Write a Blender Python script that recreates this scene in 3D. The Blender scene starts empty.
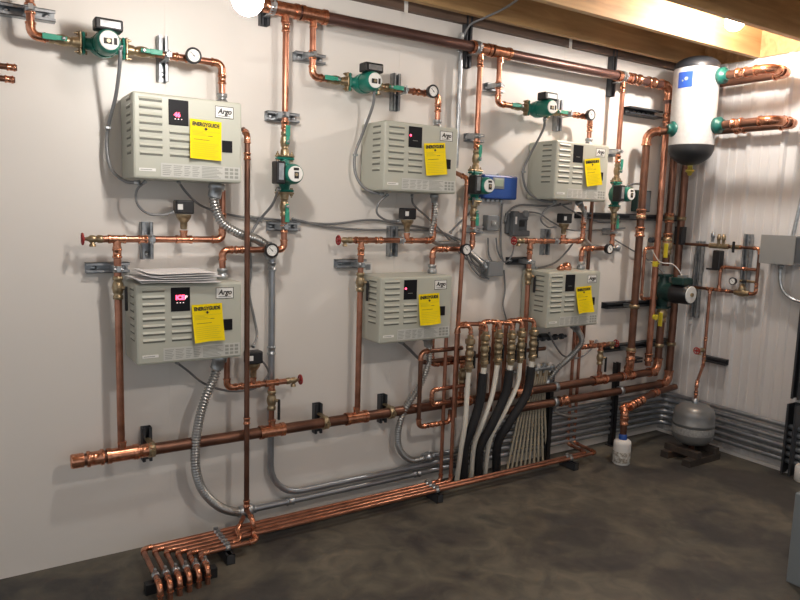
import bpy, math, random
from mathutils import Vector, Matrix, Euler
random.seed(7)
S = bpy.context.scene
COL = S.collection
PI = math.pi

# ------------------------------------------------------------------ camera
F, YAW, PITCH, ROLL = 685.0, 0.575, -0.127, 0.0307
CAM = Vector((0, -3.2, 1.6))
fw = Vector((math.sin(YAW)*math.cos(PITCH), math.cos(YAW)*math.cos(PITCH), math.sin(PITCH)))
r0 = Vector((math.cos(YAW), -math.sin(YAW), 0))
u0 = r0.cross(fw)
rt = r0*math.cos(ROLL) + u0*math.sin(ROLL)
up = -r0*math.sin(ROLL) + u0*math.cos(ROLL)
cd = bpy.data.cameras.new('camera')
cd.sensor_fit = 'HORIZONTAL'; cd.sensor_width = 36; cd.lens = F/800*36
cd.clip_start = .02
cam = bpy.data.objects.new('camera', cd); COL.objects.link(cam)
M4 = Matrix.Identity(4)
for i in range(3):
    M4[i][0] = rt[i]; M4[i][1] = up[i]; M4[i][2] = -fw[i]; M4[i][3] = CAM[i]
cam.matrix_world = M4
S.camera = cam

# ------------------------------------------------------------------ world, lamps, exposure
S.view_settings.view_transform = 'Standard'
S.view_settings.look = 'None'
S.view_settings.exposure = 0.0
S.view_settings.gamma = 1.0
S.view_settings.use_curve_mapping = False
w = bpy.data.worlds.new('world'); S.world = w; w.use_nodes = True
bg = w.node_tree.nodes['Background']
bg.inputs[0].default_value = (.95, .97, 1.0, 1); bg.inputs[1].default_value = .58
BULB_LEFT = Vector((.83, -.95, 2.275)); BULB_RIGHT = Vector((3.75, -.805, 2.728)); FILL_BACK = Vector((1.5, -2.6, 2.55))  # the back one is an unseen bulb added as fill for wall and floor
BULB_GLOW = {'l': 240, 'r': 520, 'b': 450}      # the bulbs' glow, added back fill included, lights the room

# ------------------------------------------------------------------ pixel to room helpers
def ray(px, py): return fw + rt*((px-400)/F) - up*((py-300)/F)
def W(px, py, d):              # point at distance d in front of the long wall
    q = ray(px, py); return CAM + q*((3.2-d)/q.y)
def V(px, py, X):              # point on a plane x = X
    q = ray(px, py); return CAM + q*(X/q.x)
def G(px, py, z):              # point at height z
    q = ray(px, py); return CAM + q*((z-1.6)/q.z)
XR = 4.5                       # the ribbed right wall

# ------------------------------------------------------------------ materials
MATS = {}
def mat(name, col, rough=.5, metal=0, noise=0, nscale=20, emit=None, estr=0, bump=0, bscale=60, col2=None, spec=.5, clear=0):
    m = bpy.data.materials.new(name); m.use_nodes = True
    nt = m.node_tree; b = nt.nodes['Principled BSDF']
    b.inputs['Base Color'].default_value = (*col, 1)
    b.inputs['Roughness'].default_value = rough
    b.inputs['Metallic'].default_value = metal
    b.inputs['Specular IOR Level'].default_value = spec
    if emit:
        b.inputs['Emission Color'].default_value = (*emit, 1); b.inputs['Emission Strength'].default_value = estr
    tc = nt.nodes.new('ShaderNodeTexCoord')
    if noise or col2:
        n = nt.nodes.new('ShaderNodeTexNoise'); n.inputs['Scale'].default_value = nscale
        n.inputs['Detail'].default_value = 5
        nt.links.new(tc.outputs['Object'], n.inputs['Vector'])
        r = nt.nodes.new('ShaderNodeValToRGB')
        c2 = col2 or tuple(c*(1-noise) for c in col)
        r.color_ramp.elements[0].position = .35; r.color_ramp.elements[1].position = .65
        r.color_ramp.elements[0].color = (*c2, 1); r.color_ramp.elements[1].color = (*col, 1)
        nt.links.new(n.outputs['Fac'], r.inputs[0]); nt.links.new(r.outputs[0], b.inputs['Base Color'])
    if bump:
        n = nt.nodes.new('ShaderNodeTexNoise'); n.inputs['Scale'].default_value = bscale
        nt.links.new(tc.outputs['Object'], n.inputs['Vector'])
        bp = nt.nodes.new('ShaderNodeBump'); bp.inputs['Strength'].default_value = bump; bp.inputs['Distance'].default_value = .004
        nt.links.new(n.outputs['Fac'], bp.inputs['Height']); nt.links.new(bp.outputs[0], b.inputs['Normal'])
    MATS[name] = m; return m
mat('copper', (.50, .23, .15), .30, .86, col2=(.31, .135, .085), nscale=14)
mat('copper_fit', (.78, .38, .24), .24, .92, col2=(.45, .18, .10), nscale=60)
mat('copper_old', (.21, .10, .065), .38, .72, col2=(.13, .062, .042), nscale=9)
mat('copper_brown', (.15, .078, .066), .38, .6, col2=(.11, .057, .048), nscale=7)
mat('brass', (.44, .35, .22), .36, .8, col2=(.30, .22, .13), nscale=50)
mat('green', (.01, .17, .125), .38, 0)
mat('green_handle', (.03, .30, .20), .45, 0)
mat('dark_green', (.008, .038, .033), .45, 0)
mat('flange_green', (.01, .10, .08), .4)
mat('black', (.012, .012, .014), .4, 0)
mat('black_rubber', (.013, .013, .015), .75, 0, bump=.5, bscale=90)
mat('dark_steel', (.075, .08, .09), .45, .6)
mat('galv', (.50, .53, .55), .34, .85, col2=(.36, .38, .40), nscale=40)
mat('strut', (.42, .44, .46), .42, .7, col2=(.28, .30, .32), nscale=35)
mat('flex', (.42, .42, .41), .33, .85)
mat('conduit', (.42, .44, .47), .32, .78, col2=(.32, .34, .37), nscale=12)
mat('cable', (.23, .235, .24), .45, .3)
mat('white_plastic', (.78, .77, .74), .4)
mat('white_label', (.80, .80, .77), .5)
mat('boiler', (.48, .49, .42), .38, 0)
mat('slot_shade', (.16, .165, .14), .6)  # darker boiler tone: shade of the louver openings put into colour
mat('panel_black', (.010, .010, .013), .5, spec=.15)
mat('red_led', (1, .05, .1), .4, emit=(1, .06, .13), estr=5)
mat('white_led', (1, .8, .8), .4, emit=(1, .75, .75), estr=1.5)
mat('tag', (.86, .66, .003), .6, spec=.2)
mat('ink', (.015, .015, .015), .6)
mat('ink_grey', (.30, .31, .28), .6)
mat('ink_olive', (.42, .38, .02), .6)
mat('blue', (.015, .075, .33), .4)
mat('blue_label', (.03, .09, .42), .4)
mat('screen', (.35, .42, .33), .2)
mat('grey_box', (.20, .215, .225), .45, .1)
mat('grey_box_dark', (.12, .13, .14), .5, .1)
mat('panel_grey', (.27, .275, .27), .5, .1)
mat('pex', (.80, .77, .68), .4)
mat('pex_beige', (.50, .44, .33), .5)
mat('red', (.33, .02, .02), .45)
mat('yellow', (.62, .51, .03), .45)
mat('plug_yellow', (.45, .36, .06), .4, .4)
mat('paper', (.88, .87, .87), .7)
mat('plate_white', (.86, .86, .84), .25)
mat('cast', (.62, .62, .61), .6, .15, noise=.1, nscale=40)
mat('tank_black', (.018, .019, .022), .45)
mat('tank_grey', (.22, .225, .225), .36, .35, noise=.1, nscale=12)
mat('tank_band', (.40, .40, .39), .5, .1, noise=.3, nscale=70)
mat('wood_dark', (.13, .085, .055), .8, bump=.4)
for k_, v_ in BULB_GLOW.items(): mat('bulb_'+k_, (1, 1, 1), .3, emit=(1, .94, .88), estr=v_)
mat('porcelain', (.75, .75, .72), .3)
mat('wall_white', (.80, .765, .715), .42, 0, noise=.03, nscale=1.5, bump=.05, bscale=30)
mat('wall_rib', (.66, .64, .625), .38, .05, noise=.04, nscale=2)
mat('trim_white', (.66, .64, .62), .4)
mat('cabinet_grey', (.20, .225, .24), .5, .1)
def wood_mat(name, c1, c2):
    m = bpy.data.materials.new(name); m.use_nodes = True; nt = m.node_tree; b = nt.nodes['Principled BSDF']
    tc = nt.nodes.new('ShaderNodeTexCoord'); mp = nt.nodes.new('ShaderNodeMapping')
    mp.inputs['Scale'].default_value = (.9, 12, 9)
    nt.links.new(tc.outputs['Object'], mp.inputs[0])
    n = nt.nodes.new('ShaderNodeTexNoise'); n.inputs['Scale'].default_value = 2.2; n.inputs['Detail'].default_value = 6; n.inputs['Distortion'].default_value = .6
    nt.links.new(mp.outputs[0], n.inputs['Vector'])
    r = nt.nodes.new('ShaderNodeValToRGB'); r.color_ramp.elements[0].position = .32; r.color_ramp.elements[1].position = .68
    r.color_ramp.elements[0].color = (*c2, 1); r.color_ramp.elements[1].color = (*c1, 1)
    nt.links.new(n.outputs['Fac'], r.inputs[0]); nt.links.new(r.outputs[0], b.inputs['Base Color'])
    b.inputs['Roughness'].default_value = .6
    MATS[name] = m
wood_mat('joist', (.52, .325, .145), (.34, .195, .08))
wood_mat('plate_wood', (.16, .10, .07), (.09, .055, .04))
wood_mat('block_wood', (.06, .048, .04), (.035, .027, .022))
def floor_mat():
    m = bpy.data.materials.new('concrete'); m.use_nodes = True; nt = m.node_tree; b = nt.nodes['Principled BSDF']
    tc = nt.nodes.new('ShaderNodeTexCoord')
    def noise(s, d, dist=0):
        n = nt.nodes.new('ShaderNodeTexNoise'); n.inputs['Scale'].default_value = s; n.inputs['Detail'].default_value = d; n.inputs['Distortion'].default_value = dist
        nt.links.new(tc.outputs['Object'], n.inputs['Vector']); return n
    a = noise(2.0, 9, .6); c = noise(7, 12, 1.2); e = noise(26, 6)
    r = nt.nodes.new('ShaderNodeValToRGB'); r.color_ramp.elements[0].position = .40; r.color_ramp.elements[1].position = .62
    r.color_ramp.elements[0].color = (.064, .060, .057, 1); r.color_ramp.elements[1].color = (.142, .130, .105, 1)
    x = r.color_ramp.elements.new(.5); x.color = (.108, .099, .081, 1)
    nt.links.new(a.outputs['Fac'], r.inputs[0])
    r2 = nt.nodes.new('ShaderNodeValToRGB'); r2.color_ramp.elements[0].position = .35; r2.color_ramp.elements[1].position = .7
    r2.color_ramp.elements[0].color = (.62, .64, .66, 1); r2.color_ramp.elements[1].color = (1.25, 1.22, 1.15, 1)
    nt.links.new(c.outputs['Fac'], r2.inputs[0])
    mx = nt.nodes.new('ShaderNodeMixRGB'); mx.blend_type = 'MULTIPLY'; mx.inputs[0].default_value = 1
    nt.links.new(r.outputs[0], mx.inputs[1]); nt.links.new(r2.outputs[0], mx.inputs[2])
    nt.links.new(mx.outputs[0], b.inputs['Base Color'])
    rr = nt.nodes.new('ShaderNodeMapRange'); rr.inputs[3].default_value = .42; rr.inputs[4].default_value = .75
    nt.links.new(c.outputs['Fac'], rr.inputs[0]); nt.links.new(rr.outputs[0], b.inputs['Roughness'])
    bp = nt.nodes.new('ShaderNodeBump'); bp.inputs['Strength'].default_value = .12; bp.inputs['Distance'].default_value = .01
    nt.links.new(e.outputs['Fac'], bp.inputs['Height']); nt.links.new(bp.outputs[0], b.inputs['Normal'])
    MATS['concrete'] = m
floor_mat()

# ------------------------------------------------------------------ mesh helpers
WM = {}
def frame(t):
    t = t.normalized(); a = Vector((0, 0, 1)) if abs(t.z) < .9 else Vector((1, 0, 0))
    u = t.cross(a).normalized(); v = t.cross(u).normalized(); return u, v
class MB:
    def __init__(s): s.v = []; s.f = []; s.m = []; s.s = []
    def add(s, vs, fs, smooth=False, mi=0):
        n = len(s.v); s.v += [Vector(p) for p in vs]
        for f in fs: s.f.append([i+n for i in f]); s.m.append(mi); s.s.append(smooth)
        return s
    def box(s, c, size, mi=0, R=None):
        c = Vector(c); h = [x/2 for x in size]; vs = []
        for x in (-1, 1):
            for y in (-1, 1):
                for z in (-1, 1):
                    p = Vector((x*h[0], y*h[1], z*h[2]))
                    vs.append(c + (R @ p if R else p))
        return s.add(vs, [(0, 1, 3, 2), (4, 6, 7, 5), (0, 4, 5, 1), (2, 3, 7, 6), (0, 2, 6, 4), (1, 5, 7, 3)], False, mi)
    def bb(s, a, b, mi=0):
        return s.box([(a[i]+b[i])/2 for i in range(3)], [abs(a[i]-b[i]) for i in range(3)], mi)
    def lathe(s, prof, p0, axis, n=18, mi=0, smooth=True):
        p0 = Vector(p0); ax = Vector(axis).normalized(); u, v = frame(ax); vs = []; fs = []
        for r, h in prof:
            for k in range(n):
                a = 2*PI*k/n; vs.append(p0 + ax*h + (u*math.cos(a) + v*math.sin(a))*max(r, 1e-5))
        for i in range(len(prof)-1):
            for k in range(n):
                k2 = (k+1) % n; fs.append((i*n+k, i*n+k2, (i+1)*n+k2, (i+1)*n+k))
        s.add(vs, fs, smooth, mi)
        s.add([vs[k] for k in range(n)], [tuple(range(n))[::-1]], False, mi)
        s.add([vs[(len(prof)-1)*n+k] for k in range(n)], [tuple(range(n))], False, mi)
        return s
    def cyl(s, a, b, r, r2=None, n=16, mi=0):
        a = Vector(a); b = Vector(b); return s.lathe([(r, 0), (r if r2 is None else r2, (b-a).length)], a, b-a, n, mi)
    def tube(s, path, r, n=12, mi=0, closed=False):
        P = [Vector(p) for p in path]; N = len(P); vs = []; fs = []; u = None
        for i, p in enumerate(P):
            t = (P[(i+1) % N]-P[i-1]) if closed else (P[min(i+1, N-1)]-P[max(i-1, 0)])
            t.normalize()
            if u is None: u, _ = frame(t)
            u = (u - t*u.dot(t)).normalized(); v = t.cross(u)
            rr = r(i) if callable(r) else r
            for k in range(n):
                a = 2*PI*k/n; vs.append(p + (u*math.cos(a)+v*math.sin(a))*rr)
        for i in range(N if closed else N-1):
            j = (i+1) % N
            for k in range(n): fs.append((i*n+k, i*n+(k+1) % n, j*n+(k+1) % n, j*n+k))
        s.add(vs, fs, True, mi)
        if not closed:
            s.add(vs[:n], [tuple(range(n))[::-1]], False, mi); s.add(vs[-n:], [tuple(range(n))], False, mi)
        return s
    def ring(s, c, axis, R, r, n=24, m=8, mi=0):
        u, v = frame(Vector(axis)); c = Vector(c)
        return s.tube([c + (u*math.cos(2*PI*k/n)+v*math.sin(2*PI*k/n))*R for k in range(n)], r, m, mi, True)
    def sphere(s, c, r, n=16, mi=0, sz=1):
        pr = [(r*math.sin(PI*i/10), -r*sz*math.cos(PI*i/10)) for i in range(11)]
        return s.lathe(pr, c, (0, 0, 1), n, mi)
    def prism(s, poly, vec, mi=0, smooth=False):
        n = len(poly); P = [Vector(p) for p in poly]; Q = [p+Vector(vec) for p in P]
        s.add(P+Q, [(i, (i+1) % n, n+(i+1) % n, n+i) for i in range(n)], smooth, mi)
        s.add(P, [tuple(range(n))[::-1]], False, mi); s.add(Q, [tuple(range(n))], False, mi); return s
    def build(s, name, mats, parent=None, bevel=0, label=None, base=None):
        if isinstance(mats, str): mats = [mats]
        if parent is not None: MW = WM[parent]
        else:
            if base is None:
                xs = [p.x for p in s.v]; ys = [p.y for p in s.v]; zs = [p.z for p in s.v]
                base = Vector(((min(xs)+max(xs))/2, (min(ys)+max(ys))/2, min(zs)))
            MW = Matrix.Translation(Vector(base))
        inv = MW.inverted()
        me = bpy.data.meshes.new(name)
        me.from_pydata([inv @ p for p in s.v], [], s.f)
        for m in mats: me.materials.append(MATS[m])
        me.polygons.foreach_set('material_index', s.m); me.polygons.foreach_set('use_smooth', s.s)
        me.update()
        o = bpy.data.objects.new(name, me); COL.objects.link(o)
        if parent is not None: o.parent = parent
        else: o.matrix_world = MW
        WM[o] = MW
        if bevel:
            b = o.modifiers.new('bevel', 'BEVEL'); b.width = bevel; b.segments = 2; b.limit_method = 'ANGLE'
        if label: o['label'] = label
        return o
def tag(o, label, cat, group=None, kind=None):
    o['label'] = label; o['category'] = cat
    if group: o['group'] = group
    if kind: o['kind'] = kind
    return o
def thing(name, label, cat, loc=(0, 0, 0), group=None, rot=(0, 0, 0)):
    o = bpy.data.objects.new(name, None); o.empty_display_size = .05; COL.objects.link(o)
    M = Matrix.Translation(Vector(loc)) @ Euler(rot).to_matrix().to_4x4()
    o.location = loc; o.rotation_euler = rot; WM[o] = M
    return tag(o, label, cat, group)
def dup(root, loc, rot=(0, 0, 0), label=None, parent=None):
    c = root.copy(); COL.objects.link(c)
    if parent is None: c.location = loc; c.rotation_euler = rot
    else: c.parent = parent
    if label: c['label'] = label
    WM[c] = Matrix.Translation(Vector(loc)) @ Euler(rot).to_matrix().to_4x4()
    for ch in root.children: dup(ch, loc, rot, None, c)
    return c
def struct(name, mb, m, **k):
    o = mb.build(name, m, **k); o['kind'] = 'structure'; return o
def text(s, size, M, m, parent, name='lettering', ext=.0004, bold=0, shear=0, fit=None):
    cu = bpy.data.curves.new('t', 'FONT'); cu.body = s; cu.size = size; cu.extrude = ext; cu.offset = bold; cu.shear = shear
    cu.align_x = 'CENTER'; cu.align_y = 'CENTER'
    to = bpy.data.objects.new('t', cu); COL.objects.link(to)
    dg = bpy.context.evaluated_depsgraph_get(); me = bpy.data.meshes.new_from_object(to.evaluated_get(dg))
    bpy.data.objects.remove(to)
    if fit:
        xs = [v.co.x for v in me.vertices]; k = fit/(max(xs)-min(xs))
        for v in me.vertices: v.co.x *= k
    me.transform(WM[parent].inverted() @ M)
    me.materials.clear(); me.materials.append(MATS[m]); me.name = name
    o = bpy.data.objects.new(name, me); COL.objects.link(o); o.parent = parent; WM[o] = WM[parent]
    return o
def face_m(x, y, z, rotz=0, tilt=0):      # lettering that faces out from the long wall
    return Matrix.Translation((x, y, z)) @ Matrix.Rotation(rotz, 4, 'Z') @ Matrix.Rotation(PI/2, 4, 'X') @ Matrix.Rotation(tilt, 4, 'Z')

def catmull(P, k=8):
    P = [Vector(p) for p in P]; Q = [P[0]*2-P[1]] + P + [P[-1]*2-P[-2]]; out = []
    for i in range(1, len(Q)-2):
        a, b, c, d = Q[i-1:i+3]
        for j in range(k):
            t = j/k
            out.append(.5*((2*b) + (c-a)*t + (2*a-5*b+4*c-d)*t*t + (3*b-a-3*c+d)*t*t*t))
    out.append(P[-1]); return out
def fillet(P, R):
    """corner rounding; returns the whole path and the list of arcs"""
    P = [Vector(p) for p in P]; out = [P[0]]; arcs = []
    for i in range(1, len(P)-1):
        a = (P[i-1]-P[i]); b = (P[i+1]-P[i]); la, lb = a.length, b.length; a.normalize(); b.normalize()
        ang = a.angle(b)
        if ang > PI-.05: out.append(P[i]); continue
        t = min(R/math.tan(ang/2), la*.49, lb*.49); rr = t*math.tan(ang/2)
        c = P[i] + (a+b).normalized()*(rr/math.sin(ang/2))
        s = P[i]+a*t; e = P[i]+b*t; arc = []
        v1 = s-c; v2 = e-c; th = v1.angle(v2)
        for k in range(8):
            q = k/7
            arc.append(c + (v1*math.sin((1-q)*th) + v2*math.sin(q*th))/math.sin(th))
        out += arc; arcs.append((arc, a, b))
    out.append(P[-1]); return out, arcs

def pipe(label, P, r, m='copper', fm='copper_fit', group=None, tees=(), coup=(), caps=(), name='copper_pipe', cat='pipe', R=None, elbows=True):
    path, arcs = fillet(P, R or r*1.9)
    o = MB().tube(path, r, 14).build(name, m)
    tag(o, label, cat, group)
    if elbows:
        for arc, a, b in arcs:
            e = MB()
            s = arc[0]+a*r*.9; t = arc[-1]+b*r*.9
            e.tube([s]+arc+[t], r*1.14, 14)
            e.cyl(s-a*r*.0, s+a*r*.45, r*1.3, n=14); e.cyl(t, t+b*r*.45, r*1.3, n=14)
            e.build('elbow', fm, o)
    for p, ax, br in tees:
        p = Vector(p); ax = Vector(ax).normalized(); br = Vector(br)
        rb = br.length; br = br.normalized()
        t = MB().cyl(p-ax*r*2.4, p+ax*r*2.4, r*1.15, n=16)
        for sg in (-1, 1): t.cyl(p+ax*r*2.4*sg, p+ax*r*1.7*sg, r*1.28, n=16)
        t.cyl(p, p+br*(r*1.2+rb*1.6), rb*1.16, n=14); t.cyl(p+br*(r*1.2+rb*1.0), p+br*(r*1.2+rb*1.7), rb*1.32, n=14)
        t.build('tee', fm, o)
    for p, ax in coup:
        p = Vector(p); ax = Vector(ax).normalized()
        MB().lathe([(r*1.2, -r*1.3), (r*1.3, -r*1.2), (r*1.3, -r*.8), (r*1.13, -r*.7), (r*1.13, r*.7), (r*1.3, r*.8), (r*1.3, r*1.2), (r*1.2, r*1.3)], p, ax, 16).build('coupling', fm, o)
    for p, ax in caps:
        p = Vector(p); ax = Vector(ax).normalized()
        MB().lathe([(r*1.16, -r*1.6), (r*1.16, 0), (r*1.05, r*.25), (0, r*.3)], p, ax, 16).build('end_cap', fm, o)
    return o
def cable(label, P, r=.0065, m='cable', name='flexible_conduit', cat='conduit', group=None, smooth=True, conn=True, ribs=False):
    path = catmull(P, 10) if smooth else fillet(P, .05)[0]
    if ribs:
        # resample evenly so that each turn of the spiral armour shows
        L = [0]
        for a, b in zip(path, path[1:]): L.append(L[-1]+(b-a).length)
        pitch = .014; n = int(L[-1]/pitch*4); Q = []; j = 0
        for i in range(n+1):
            s = L[-1]*i/n
            while j < len(L)-2 and L[j+1] < s: j += 1
            t = (s-L[j])/max(L[j+1]-L[j], 1e-9); Q.append(path[j].lerp(path[j+1], min(t, 1)))
        o = MB().tube(Q, lambda i: r*(1, .97, .72, .72)[i % 4], 12).build(name, m)
    else:
        o = MB().tube(path, r, 8).build(name, m)
    tag(o, label, cat, group)
    if conn:
        for a, b in ((path[0], path[1]), (path[-1], path[-2])):
            d = (b-a).normalized()
            MB().lathe([(r*1.35, 0), (r*1.6, r*.2), (r*1.6, r*1.3), (r*1.3, r*1.5), (r*1.3, r*3)], a, d, 10).build('connector', 'galv', o)
    return o

# ================================================================== THE SETTING
HC = 2.68; DECK = 2.915
mb = MB(); mb.bb((-2.0, .12, -.1), (XR+.15, -6.0, 0)); struct('floor', mb, 'concrete')
mb = MB(); mb.bb((-2.0, 0, 0), (XR, .12, DECK)); struct('wall_back', mb, 'wall_white')
# ribbed steel liner on the right wall
prof = [(XR+.12, .0)]
y = 0.0; pts = [(XR, 0.0)]
while y > -5.9:
    for dy, dx in ((-.028, 0), (-.010, -.016), (-.034, -.016), (-.044, 0), (-.102, 0), (-.106, -.004), (-.122, -.004), (-.126, 0), (-.170, 0), (-.174, -.004), (-.190, -.004), (-.194, 0)):
        pass
    seq = [(-.030, 0), (-.042, -.017), (-.066, -.017), (-.078, 0), (-.125, 0), (-.129, -.004), (-.141, -.004), (-.145, 0), (-.182, 0), (-.186, -.004), (-.198, -.004), (-.202, 0), (-.229, 0)]
    for dy, dx in seq: pts.append((XR+dx, y+dy))
    y -= .229
poly = [(x, yy, 0) for x, yy in pts] + [(XR+.12, pts[-1][1], 0), (XR+.12, 0, 0)]
mb = MB(); n = len(poly)
P0 = [Vector(p) for p in poly]; P1 = [p+Vector((0, 0, DECK)) for p in P0]
mb.add(P0+P1, [(i, i+1, n+i+1, n+i) for i in range(n-2)], False)
struct('wall_right', mb, 'wall_rib')
mb = MB(); mb.bb((-2.0, .12, DECK), (XR+.12, -6.0, DECK+.03)); struct('ceiling', mb, 'joist')
# top plate behind the joists, and the header on the right wall
mb = MB(); mb.bb((-2.0, 0, 2.655), (XR, -.038, 2.86)); struct('trim_1', mb, 'plate_wood')
# joists
for i in range(13):
    yy = -.092-.406*i
    mb = MB(); mb.bb((-2.0, yy, HC), (XR-.018, yy-.038, DECK)); struct('trim_%d' % (i+2), mb, 'joist', bevel=.002)
k = 15
for x in (.81, 2.03, 3.25):
    mb = MB(); mb.bb((x-.006, -.0012, 0), (x+.006, 0, 2.655)); mb.bb((x-.011, -.042, 2.64), (x+.011, -.038, 2.72)); struct('trim_%d' % k, mb, 'wall_white'); k += 1
mb = MB(); mb.bb((XR-.018, 0, HC-.0), (XR-.0, -5.9, DECK)); struct('trim_60', mb, 'joist')
mb = MB(); mb.bb((XR-.04, 0, 0), (XR-.0, -5.9, .022)); struct('baseboard_right', mb, 'trim_white')
mb = MB(); mb.bb((XR-.012, -.004, 0.0), (XR, -.03, HC)); struct('trim_%d' % k, mb, 'trim_white')

# ------------------------------------------------------------------ lamps
def bulb_lamp(p, label, key):
    t = thing('light_bulb', label, 'light bulb', (p.x, p.y, p.z))
    rr = .052
    pr = [(rr*math.sin(PI*i/12), -rr*math.cos(PI*i/12)) for i in range(11)] + [(.022, rr+.018), (.02, rr+.028)]
    g = MB().lathe(pr, p, (0, 0, 1), 20).build('globe', 'bulb_'+key, t)
    MB().cyl(p+Vector((0, 0, rr+.024)), p+Vector((0, 0, rr+.05)), .017, n=14).build('screw_base', 'galv', t)
    return t
def lamp_holder(p, label, top, long_cord):
    t = thing('lamp_holder', label, 'lamp holder', (p.x, p.y, top))
    z = p.z+.095
    MB().lathe([(.024, 0), (.03, .008), (.026, .04), (.01, .05)] if long_cord else [(.026, 0), (.05, .02), (.055, .035)], (p.x, p.y, z), (0, 0, 1), 18).build('socket', 'porcelain', t)
    if not long_cord: MB().bb((p.x-.05, p.y-.045, z+.03), (p.x+.05, p.y+.045, top)).build('ceiling_box', 'galv', t, bevel=.003)
    if long_cord: MB().cyl((p.x, p.y, z+.045), (p.x, p.y, top), .004, n=8).build('cord', 'black', t)
    return t
for nm, p, lb in (('l', BULB_LEFT, 'glowing bulb hanging at the upper left over the first boilers'),
                  ('r', BULB_RIGHT, 'glowing bulb near the silver cylinder under the joists'),
                  ('b', FILL_BACK, 'added unseen fill bulb behind the viewer in the middle of the room')):
    bulb_lamp(p, lb, nm)
lamp_holder(BULB_LEFT, 'white lamp holder on a black cord at upper left', DECK, True)
lamp_holder(BULB_RIGHT, 'white lamp holder on the ceiling between joists near the silver cylinder', DECK, False)
lamp_holder(FILL_BACK, 'white lamp holder on a cord for the added fill bulb behind the viewer', DECK, True)

# ================================================================== REPEATED PIECES
def make_pump():
    """pipe axis x, motor towards -y, wiring box on +z; port to port .165"""
    t = thing('circulator_pump', '', 'pump', (0, 0, 0), 'green circulator pumps')
    b = MB()
    b.lathe([(.022, -.072), (.026, -.05), (.040, -.03), (.046, 0), (.040, .03), (.026, .05), (.022, .072)], (0, 0, 0), (1, 0, 0), 20)
    b.lathe([(.047, 0), (.050, .02), (.050, .045)], (0, .01, 0), (0, -1, 0), 24)
    b.build('volute', 'green', t)
    for s in (-1, 1):
        f = MB(); f.box((s*.075, 0, 0), (.012, .05, .05)); f.box((s*.075, 0, 0), (.012, .036, .088))
        f.build('flange', 'green', t, bevel=.006)
        g = MB(); g.box((s*.087, 0, 0), (.010, .044, .046)); g.box((s*.087, 0, 0), (.010, .032, .090)); g.lathe([(.023, 0), (.020, .02), (.020, .024)], (s*.091, 0, 0), (s, 0, 0), 14)
        g.build('pipe_flange', 'brass', t, bevel=.004)
        for q in (-1, 1):
            h = MB(); h.cyl((s*.064, 0, q*.036), (s*.108, 0, q*.036), .0035, n=8); h.cyl((s*.062, 0, q*.036), (s*.069, 0, q*.036), .0075, n=6); h.cyl((s*.092, 0, q*.036), (s*.100, 0, q*.036), .0075, n=6)
            h.build('bolt', 'brass', t)
    m = MB(); m.lathe([(.045, .035), (.047, .045), (.047, .105), (.042, .122), (.038, .126)], (0, 0, 0), (0, -1, 0), 26)
    for k in range(4):
        a = PI/4+k*PI/2; m.cyl((.044*math.cos(a), -.04, .044*math.sin(a)), (.044*math.cos(a), -.062, .044*math.sin(a)), .006, n=8)
    m.build('motor', 'green', t)
    d = MB().lathe([(.0365, 0), (.0365, .004), (.034, .005)], (0, -.1255, 0), (0, -1, 0), 26).build('nameplate', 'white_label', t)
    l = MB(); l.box((-.006, -.1312, -.004), (.030, .001, .022)); l.box((.022, -.1312, -.002), (.012, .001, .026)); l.build('nameplate_print', 'ink', d)
    MB().lathe([(.0075, 0), (.0075, .003)], (-.003, -.1312, -.003), (0, -1, 0), 12).build('vent_screw', 'brass', d)
    c = MB(); c.box((.004, -.080, .064), (.104, .066, .044)); cc = c.build('control_box', 'black', t, bevel=.006)
    l = MB(); l.box((.008, -.1138, .064), (.074, .001, .024)); l.build('box_label', 'galv', cc)
    return t
PUMP = make_pump(); pump_used = [False]
def pump(p, rot, label):
    if not pump_used[0]:
        pump_used[0] = True; PUMP.location = p; PUMP.rotation_euler = rot; PUMP['label'] = label; return PUMP
    return dup(PUMP, p, rot, label)

def make_iso_valve():
    """short brass valve along x with a green lever lying along the pipe, in front of it"""
    t = thing('isolation_valve', '', 'valve', (0, 0, 0), 'pump isolation valves with green levers')
    MB().lathe([(.017, -.048), (.019, -.046), (.019, -.032), (.015, -.03), (.020, -.018), (.023, 0), (.020, .018), (.015, .03), (.019, .032), (.019, .046), (.017, .048)], (0, 0, 0), (1, 0, 0), 16).build('valve_body', 'brass', t)
    MB().cyl((0, -.015, 0), (0, -.036, 0), .007, n=10).build('stem', 'galv', t)
    h = MB(); h.box((.030, -.036, .0), (.085, .005, .018)); h.box((.05, -.036, 0), (.05, .007, .022)); h.build('lever', 'green_handle', t, bevel=.003)
    MB().lathe([(.008, 0), (.008, .006), (.004, .007)], (0, -.038, 0), (0, -1, 0), 6).build('lever_nut', 'galv', t)
    return t
ISO = make_iso_valve(); iso_used = [False]
def iso_valve(p, rot, label):
    if not iso_used[0]:
        iso_used[0] = True; ISO.location = p; ISO.rotation_euler = rot; ISO['label'] = label; return ISO
    return dup(ISO, p, rot, label)

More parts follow.
